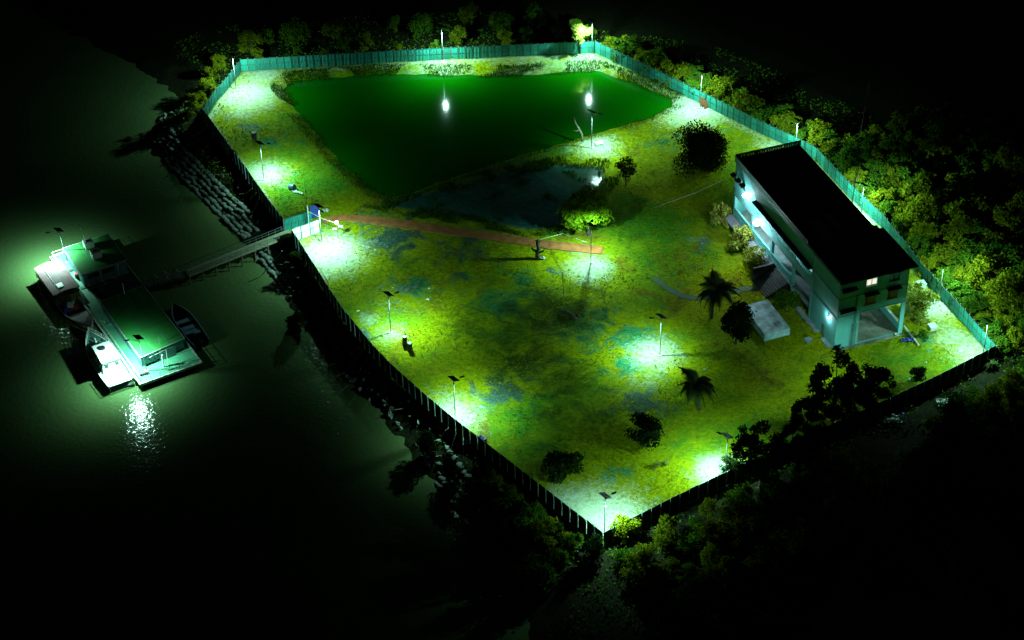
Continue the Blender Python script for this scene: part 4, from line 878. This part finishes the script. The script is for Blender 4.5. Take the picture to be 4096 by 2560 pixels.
o = empty('white_beam', (0,0,0), 0, 'long white beam leaning out from the corner pillar of the car bay', 'beam'); a_, b_ = atD(2136,770,.4), atD(2171,815,.15); MB().tube([a_, b_], .13, 6).build('beam', M['white'], o)
p = atD(2146, 806); o = empty('tarpaulin', (p.x, p.y, 0), 0, 'crumpled blue tarpaulin under the white beam', 'tarpaulin')
def crumple(sx, sy, hgt, n=10, seed=1):
    g = np.random.default_rng(seed); mb = MB(); Zc = g.random((n+1, n+1))*hgt; 
    for i in range(n+1):
        for j in range(n+1): mb.v.append((sx*(i/n-.5)+g.normal()*.04, sy*(j/n-.5)+g.normal()*.04, .03+Zc[i, j]*(1-abs(i/n-.5))))
    for i in range(n):
        for j in range(n): a = i*(n+1)+j; mb.f.append((a, a+n+1, a+n+2, a+1)); mb.m.append(0)
    return mb
crumple(2.0, .9, .5).build('sheet', M['bluetarp'], o); MB().tube([(.7,.3,0),(.8,.3,.9)], .06, 5).build('prop', M['wood'], o)
p = at(700+1700*.3306, 550+985*.3306, 0); o = empty('tarpaulin', (p.x, p.y, 0), .5, 'deep blue tarpaulin hung behind the gate passage', 'tarpaulin'); MB().box(-.75,.75,-.04,.04,.3,2.6).box(-.8,-.72,-.05,.05,0,2.7).box(.72,.8,-.05,.05,0,2.7).build('sheet', M['bluetarp'], o)
p = at(700+1815*.3306, 550+905*.3306, 0); o = empty('cement_bags', (p.x, p.y, 0), .2, 'pair of pale sacks on the ground behind the gate', 'sack'); MB().ball((-.25,0,.3), (.3,.35,.35), 8, 6).build('sack', M['pale'], o, smooth=True); MB().ball((.35,.1,.3), (.3,.35,.35), 8, 6).build('sack', M['pale'], o, smooth=True)
LIT = [((805,538),'white crumpled rag near the glaring gate bulb',.5),((791,543),'pale flat scrap just left of the white rag at the gate bulb',.4),((847,736),'white scrap beside the river fence above the left lawn lamp',.25),((929,681),'tiny white scrap above the left lawn lamp',.15),((1011,709),'small white scrap in the blue-green grass right of the left lawn lamp',.22),((1014,683),'pale scrap among the grass farther right of the left lawn lamp',.2),((1430,1198),'round white scrap near the bottom corner lamp',.22),((1906,800),'pale stone beside the tank corner on the lawn',.22),((1665,875),'pale stone near the open lawn lamp',.25),((1283,612),'white rags at the foot of the knobbly stump',.45),((2150,897),'small bright ring-like scrap near the lower right fence',.25),((2188,858),'small green-white scrap at the lower right fence',.2),((886,592),'pale scrap on the dark mud below the red path',.3),((2118,793),'pale flat scrap at the foot of the corner pillar',.5),((700,541),'pale sack on the turquoise gate fence side',.4),((1048,372),'',0)]
for i, (D, lab, s) in enumerate(LIT[:-1]):
    p = atD(*D); o = tag(crumple(s*1.6, s*1.2, s*.7, 4, i).build('scrap', M['whiteroof'] if i < 8 else M['pale'], None, (p.x, p.y, .03)), lab, 'scrap')
# dark heap in the middle of the lawn
deadtree('fallen_stump', (1345, 748), [([(-1.4,.9,.3),(-.4,.4,.5),(.5,-.3,.45),(1.0,-1.1,.3)], [.2,.34,.3,.22]), ([(.9,.2,0),(1.3,-.6,.7),(1.6,-1.2,.5)], [.15,.2,.1])], 'dark fallen log lying in the middle of the dim lawn', 'log', 'bark')
# small clumps near shrubs in the lawn
for (D, lab, s) in (((1551,1105), 'green seedling clump at the lower edge of the lawn', .35), ((1573,1098), 'smaller green seedling clump to the right in the lower lawn', .28), ((2180,803), 'green grass tussock beside the concrete box', .45), ((1068,137), 'small green bush at the far fence beside the left pole lamp', .4)):
    p = atD(*D); plant('grass_clump', K['shrubB'] if s != .45 else K['lone'], p.x, p.y, lab, 'plant', s=s)

# ------------------------------------------------------------------ lawn tufts (one uncountable mass)
def tufts(n, seed):
    g = np.random.default_rng(seed); out = []
    A = np.array([(p.x, p.y) for p in comp]); lo, hi = A.min(0), A.max(0)
    Q = lo+(hi-lo)*g.random((n, 2)); m_ = (sdist(Q, comp) > .6) & (sdist(Q, pond) < -.6) & (sdist(Q, mud) < .3)
    m_ &= wav(Q, 5, 3)+wav(Q, 1.7, 5)*.6+g.normal(size=n)*.35 > -.1
    for D, r in [((d[0], d[1]), d[2]) for d in BARE_GLOW]:
        c = atD(*D); m_ &= ~((np.hypot(Q[:, 0]-c.x, Q[:, 1]-c.y) < r*.75) & (g.random(n) < .8))
    d = Q-np.array([BO.x, BO.y]); uu = d@np.array([math.cos(BA), math.sin(BA)]); vv = d@np.array([-math.sin(BA), math.cos(BA)])
    m_ &= ~((uu > -.6) & (uu < 11.5) & (vv > -.4) & (vv < 35)); m_ &= Q[:, 1] < 400
    Q = Q[m_]; k = len(Q); z = height(Q); 
    ang = g.random(k)*2*PI; s = (.05+.08*g.random(k)**2); h = (.05+.16*g.random(k)**2.5)
    tri = []
    for j in range(2):
        a = ang+j*1.9; dx, dy = np.cos(a)*s, np.sin(a)*s; tx, ty = g.normal(size=k)*.1, g.normal(size=k)*.1
        tri.append(np.stack([np.stack([Q[:, 0]-dx, Q[:, 1]-dy, z-.02], 1), np.stack([Q[:, 0]+dx, Q[:, 1]+dy, z-.02], 1), np.stack([Q[:, 0]+tx+dx*.4, Q[:, 1]+ty+dy*.4, z+h], 1), np.stack([Q[:, 0]+tx-dx*.4, Q[:, 1]+ty-dy*.4, z+h*.9], 1)], 1))
    return np.concatenate(tri).reshape(-1, 3)
M['grass'] = leafmat('dry grass blades', (.08, .13, .003), (.25, .26, .005), .25, .12)
tag(link('grass', mesh_quads('grass', tufts(120000, 5), M['grass'])), kind='stuff')

def reeds(n, seed):
    g = np.random.default_rng(seed); A = np.array([(p.x, p.y) for p in pond+mud]); lo, hi = A.min(0)-3, A.max(0)+3
    Q = lo+(hi-lo)*g.random((n, 2)); dp = sdist(Q, pond); dm = sdist(Q, mud); z = height(Q)
    near = ((np.abs(dp+.5) < 1.6) & (wav(Q, 2.4, 1) > -.3) & ((Q[:, 1] > 296) | (g.random(n) < .25))) | ((np.abs(dm+.2) < 1.5) & (dp < -1) & (wav(Q, 1.8, 3) > -.1)) | ((dm > 1) & (wav(Q, 1.9, 8)+.5*wav(Q, .8, 3) > .75))
    Q = Q[near]; z = z[near]; k = len(Q); ang = g.random(k)*2*PI; s = .03+.05*g.random(k); h = .2+.5*g.random(k)**1.5; dx, dy = np.cos(ang)*s, np.sin(ang)*s; tx, ty = g.normal(size=k)*.16, g.normal(size=k)*.16
    return np.stack([np.stack([Q[:, 0]-dx, Q[:, 1]-dy, z-.02], 1), np.stack([Q[:, 0]+dx, Q[:, 1]+dy, z-.02], 1), np.stack([Q[:, 0]+tx+dx*.3, Q[:, 1]+ty+dy*.3, z+h], 1), np.stack([Q[:, 0]+tx-dx*.3, Q[:, 1]+ty-dy*.3, z+h*.9], 1)], 1).reshape(-1, 3)
tag(link('reeds', mesh_quads('reeds', reeds(150000, 21), M['leafG'])), kind='stuff')

# ------------------------------------------------------------------ trees beyond the fences
def forest():
    g = random.Random(3); placed = []
    def ok(p, dmin): return all((p-q).length > dmin for q in placed)
    LMK = [(atD(x, y).to_2d(), t) for x, y, t in ((650,110,'at the upper left corner'),(850,90,'left of the far middle lamp'),(1045,70,'behind the far middle lamp'),(1200,70,'right of the far middle lamp'),(1400,60,'at the far right corner lamp'),(1520,130,'between the far corner and the rusty sheets'),(1690,190,'behind the rusty sheets'),(1800,260,'above the building roof lamp'),(1900,300,'beside the roof lamp'),(1980,400,'beside the upper roof'),(2060,450,'behind the middle of the roof'),(2140,540,'behind the lower roof'),(2220,600,'at the lamp right of the building'),(2300,680,'right of the car bay'),(2380,780,'at the far right corner'),(2300,950,'below the far right corner'),(2150,1000,'below the silhouetted trees'),(1900,1180,'under the tall black trees'),(1750,1230,'below the white soil patch'),(1620,1250,'midway to the bottom corner'),(1500,1290,'at the bottom corner'))]
    zones = [
     (FE, 1, (1.4, 4.0), 75, 'tree behind the fence', 'bushes right behind the right fence', 2.0),
     (FE[4:], 1, (4.0, 28), 140, 'tree in the dark wood', 'dim trees to the right of the compound', 2.6),
     (FN, 1, (2.0, 12), 22, 'tree beyond the far fence', 'dim trees behind the far fence', 3.6),
     (FR[:3], 1, (3, 16), 34, 'bush on the lower bank', 'bushes below the bottom corner', 2.0),
     (FW, 1, (2.4, 4.5), 6, 'tree over the upper left fence', 'bushes behind the upper left fence', 2.2),
     (FS[:3], 1, (6, 20), 26, 'bush on the corner slope', 'bushes outside the far right corner', 2.6),
     (FS[3:], 1, (3.5, 16), 56, 'bush outside the lower fence', 'bushes outside the lower right fence', 2.4)]
    for pts_, side, (d0, d1), n, lab, grp, dm in zones:
        W = [at(x, y, 2.4).to_2d() for x, y in pts_]; seg = [(a, b) for a, b in zip(W, W[1:])]; Ls = [(b-a).length for a, b in seg]
        c = 0; tr = 0
        while c < n and tr < n*30:
            tr += 1; a, b = g.choices(seg, Ls)[0]; t = g.random(); p = a.lerp(b, t); d = (b-a).normalized(); nrm = Vector((-d.y, d.x)); off = d0+(d1-d0)*g.random()**1.3; q = p+nrm*off
            P1_ = np.array([[q.x, q.y]])
            if sdist(P1_, comp)[0] > -1.4: q = p-nrm*off; P1_ = np.array([[q.x, q.y]])
            if sdist(P1_, comp)[0] > -1.4 or sdist(P1_, land)[0] < 1.5 or not ok(q, dm): continue
            s = g.uniform(.65, 1.15)*(1 if off < 5 else 1.35)
            if pts_ is FW: s *= .8
            if pts_ is FN or pts_[0] == FR[0]: s *= .75
            if off < 3: s = min(s, .95)
            if pts_[0] == FS[3]: s *= .72
            ki = g.randrange(6); placed.append(q)
            lm = min(LMK, key=lambda m_: (m_[0]-q).length)[1]; depth = 'close in' if off < 3 else 'farther' if off < 7 else 'far out'
            lab2 = ('small ' if s < .85 else 'big ' if s > 1.2 else '')+('yellowish' if ki in (0, 2, 5) else 'green')+' '+lab+' '+lm+', '+depth
            plant('bushy_tree', KF[ki], q.x, q.y, lab2, 'tree', grp, s=s); c += 1
forest()
p = atD(1372, 76, 4.4); plant('leafy_tree', K['lit'], p.x, p.y, 'brilliantly lit tree behind the far fence corner beside the tall lamp', 'tree', s=1.0)
p = atD(2335, 862); palm((2335, 866), 'small bright plant outside the far right corner of the dark fence', .5, 1.0)
p = atD(1490, 1262); plant('bushy_tree', KF[0], p.x, p.y, 'lit yellow-green bush just outside the bottom fence corner', 'bush', s=.85)
p = atD(1470, 1270); plant('bushy_tree', KF[2], p.x, p.y, 'bush left of the lit one outside the bottom fence corner', 'bush', s=.7)
for D, lab, s in (((705,632),'green bush on the bank below the footbridge',.8),((697,757),'dark feathery bush overhanging the river bank',.95),((550,390),'faint bush at the upper left bank foot of the dark fence',.6),((1010,1060),'dark bush on the river bank left of the lower bag rows',1.0),((1060,1115),'dark bush on the bank above the lower bag rows',.9),((1140,1150),'dark bush farther down the bank outside the river fence',1.0),((1230,1240),'dark bush on the bank nearest the bottom corner',1.0),((1310,1290),'dark bush directly below the bottom stretch of the river fence',.9),((1400,1330),'dark bush below the bottom fence corner',1.0)):
    p = atD(*D, -.8); plant('bank_bush', K['shrubD'], p.x, p.y, lab, 'bush', s=s)
# low undergrowth outside
def undergrowth(n, seed):
    g = np.random.default_rng(seed); Q = np.stack([g.uniform(-60, 125, n), g.uniform(165, 345, n)], 1)
    dcq = sdist(Q, comp); dl = sdist(Q, land); keep = (dcq < -.9) & (Q[:, 1]+.35*Q[:, 0] < 326) & (dl > 2.2) & (wav(Q, 3.2, 2)+wav(Q, 1.1, 1)*.5 > -.25) & (dcq > -17)
    keep &= ~((Q[:, 1] < 262) & (Q[:, 0] < -8) & (g.random(n) < .55))
    Q = Q[keep]; z = height(Q); k = len(Q); C = np.column_stack([Q, z+.1+.55*g.random(k)**2])
    a = g.normal(size=(k, 3)); a /= np.linalg.norm(a, axis=1)[:, None]; b = np.cross(a, g.normal(size=(k, 3))); b /= np.linalg.norm(b, axis=1)[:, None]; s = (.12+.16*g.random(k))[:, None]
    return np.stack([C-a*s, C-b*s*.6, C+a*s, C+b*s*.6], 1).reshape(-1, 3)
tag(link('undergrowth', mesh_quads('undergrowth', undergrowth(150000, 8), M['leafG'])), kind='stuff')

# ------------------------------------------------------------------ sand bags, rubble and drift wood on the river bank
def bag_mesh(seed, L=.66, w=.44, h=.17):
    random.seed(seed); mb = MB(); mb.ball((0,0,0), (L, w, h), 10, 7, jit=.06)
    mb.v = [(math.copysign(min(abs(x)*1.18, L), x), math.copysign(min(abs(y)*1.2, w), y), z) for x, y, z in mb.v]; return mb.mesh('sandbag', M['bag'], True)
BG = [bag_mesh(i) for i in range(4)]
random.seed(11)
def bagrows(pix, rows, d0, pitch, lab, grp, sp=1.12, sc_=1.0, mess=.05, gap=.0):
    W = [at(x, y, -2.5).to_2d() for x, y in pix]; L = [0]
    for a, b in zip(W, W[1:]): L.append(L[-1]+(b-a).length)
    for r in range(rows):
        s = random.uniform(0, sp)
        while s < L[-1]:
            if random.random() < gap: s += sp; continue
            k_ = max(i for i in range(len(L)-1) if L[i] <= s); t = (s-L[k_])/(L[k_+1]-L[k_]); p = W[k_].lerp(W[k_+1], t); d = (W[k_+1]-W[k_]).normalized(); n_ = Vector((-d.y, d.x))
            q = p+n_*.5
            if sdist(np.array([[q.x, q.y]]), land)[0] < sdist(np.array([[p.x, p.y]]), land)[0]: n_ = -n_
            q = p+n_*(d0+r*pitch+random.uniform(-mess, mess)*2); z = hz(q.x, q.y)+.12
            o = link('sandbag', random.choice(BG), None, (q.x, q.y, z), (random.uniform(-.15,.15), random.uniform(-.15,.15), math.atan2(d.y, d.x)+random.uniform(-mess, mess)*3), (sc_*sp/1.12*random.uniform(.9, 1.0), sc_*random.uniform(.9,1.1), sc_*1.2)); tag(o, lab+', '+('waterline row','second row from the water','third row from the water','fourth row from the water','topmost row')[r]+', '+('upper','middle','lower')[min(2, int(3*s/L[-1]))]+' stretch', 'sandbag', grp); s += sp
bagrows([(600,556),(679,667),(829,814),(975,962)], 5, .2, .78, 'dim sandbag above the footbridge', 'sandbag rows above the footbridge', 1.3, 1.05)
bagrows([(1005,1000),(1045,1050),(1093,1100),(1140,1170)], 4, .1, .8, 'pale sandbag just below the footbridge', 'sandbags just below the footbridge', 1.0, 1.05, .1)
bagrows([(1740,1935),(1805,2011),(1880,2065),(1960,2150)], 5, .2, .85, 'dim sandbag near the bottom corner', 'sandbag rows near the bottom corner', 1.15)
STN = [ (lambda mb: mb.mesh('stone', M['stone']))(MB().ball((0,0,0), (.42,.33,.26), 7, 5, jit=.3)) for _ in range(5)]
def scatter(pix, n, dr, lab, grp, s0, s1):
    W = [at(x, y, -2.5).to_2d() for x, y in pix]
    for i in range(n):
        a, b = random.choice(list(zip(W, W[1:]))); p = a.lerp(b, random.random()); d = (b-a).normalized(); n_ = Vector((-d.y, d.x)); q = p+n_*random.uniform(*dr)
        if sdist(np.array([[q.x, q.y]]), land)[0] < 0: q = p-n_*random.uniform(*dr)
        s = random.uniform(s0, s1); tag(link('rubble_stone', random.choice(STN), None, (q.x, q.y, hz(q.x, q.y)+.1*s), (random.random(), random.random(), random.random()*6), (s, s*random.uniform(.6,1), s)), lab, 'stone', grp)
scatter([(1137,1160),(1165,1220),(1223,1309),(1283,1353),(1372,1502)], 44, (.2, 4.5), 'loose pale stone on the dark bank beside the river fence', 'loose stones on the middle bank', .6, 1.4)
scatter([(1372,1502),(1500,1636),(1631,1793),(1727,1924)], 44, (.1, 4), 'loose pale stone on the dark lower bank', 'loose stones on the lower bank', .7, 1.7)
scatter([(591,548),(640,470),(760,410)], 26, (.1, 3.5), 'loose pale stone at the upper left bank corner', 'loose stones at the upper bank corner', .7, 1.3)
def sticks(pix, n, lab, grp):
    W = [at(x, y, -2.5).to_2d() for x, y in pix]
    for i in range(n):
        a, b = random.choice(list(zip(W, W[1:]))); p = a.lerp(b, random.random()); ang = random.uniform(-.5, 2.6); L = random.uniform(1.2, 3.2); q = p+Vector((random.uniform(2.2, 5.5), random.uniform(0, 1.5))); z = hz(q.x, q.y)+.35
        d = Vector((math.cos(ang)*L, math.sin(ang)*L*.6, random.uniform(-.3, .5)))
        tag(link('drift_wood', MB().tube([-d/2, Vector((random.uniform(-.1,.1),)*3), d/2], [.05,.045,.02], 5).mesh('drift_wood', M['deadwood']), None, (q.x, q.y, z)), lab, 'stick', grp)
sticks([(760,640),(900,850)], 14, 'thin pale stick on the dark bank above the footbridge', 'sticks on the upper bank')
sticks([(1223,1309),(1372,1502),(1631,1793)], 26, 'thin pale stick lying on the dark bank along the river fence', 'sticks on the lower bank')
tag(MB().tube([at(1128,1003,1.6), at(1046,1103,-2.4)], .07, 6).build('bamboo_pole', M['pale']), 'long pale pole leaning from the footbridge down over the sandbags', 'pole')
random.seed(5)
for i, (D, lab) in enumerate((((2110,990),'blue and white litter heap in the dark outside the lower right fence'),((2235,950),'dim litter heap in the dark bushes at the far lower right'),((1345,1300),'pale litter heap below the bottom stretch of river fence'),((1115,1045),'crumpled pale sheet on the bank outside the river fence'))):
    p = atD(*D); o = empty('litter_heap', (p.x, p.y, hz(p.x, p.y)), 0, lab, 'litter'); crumple(2.4, 1.6, .5, 6, i).build('sheet', M['pale'], o); crumple(1.0, .8, .5, 4, i+9).build('bag', M['bluetarp'], o, (1.4, .5, .1))
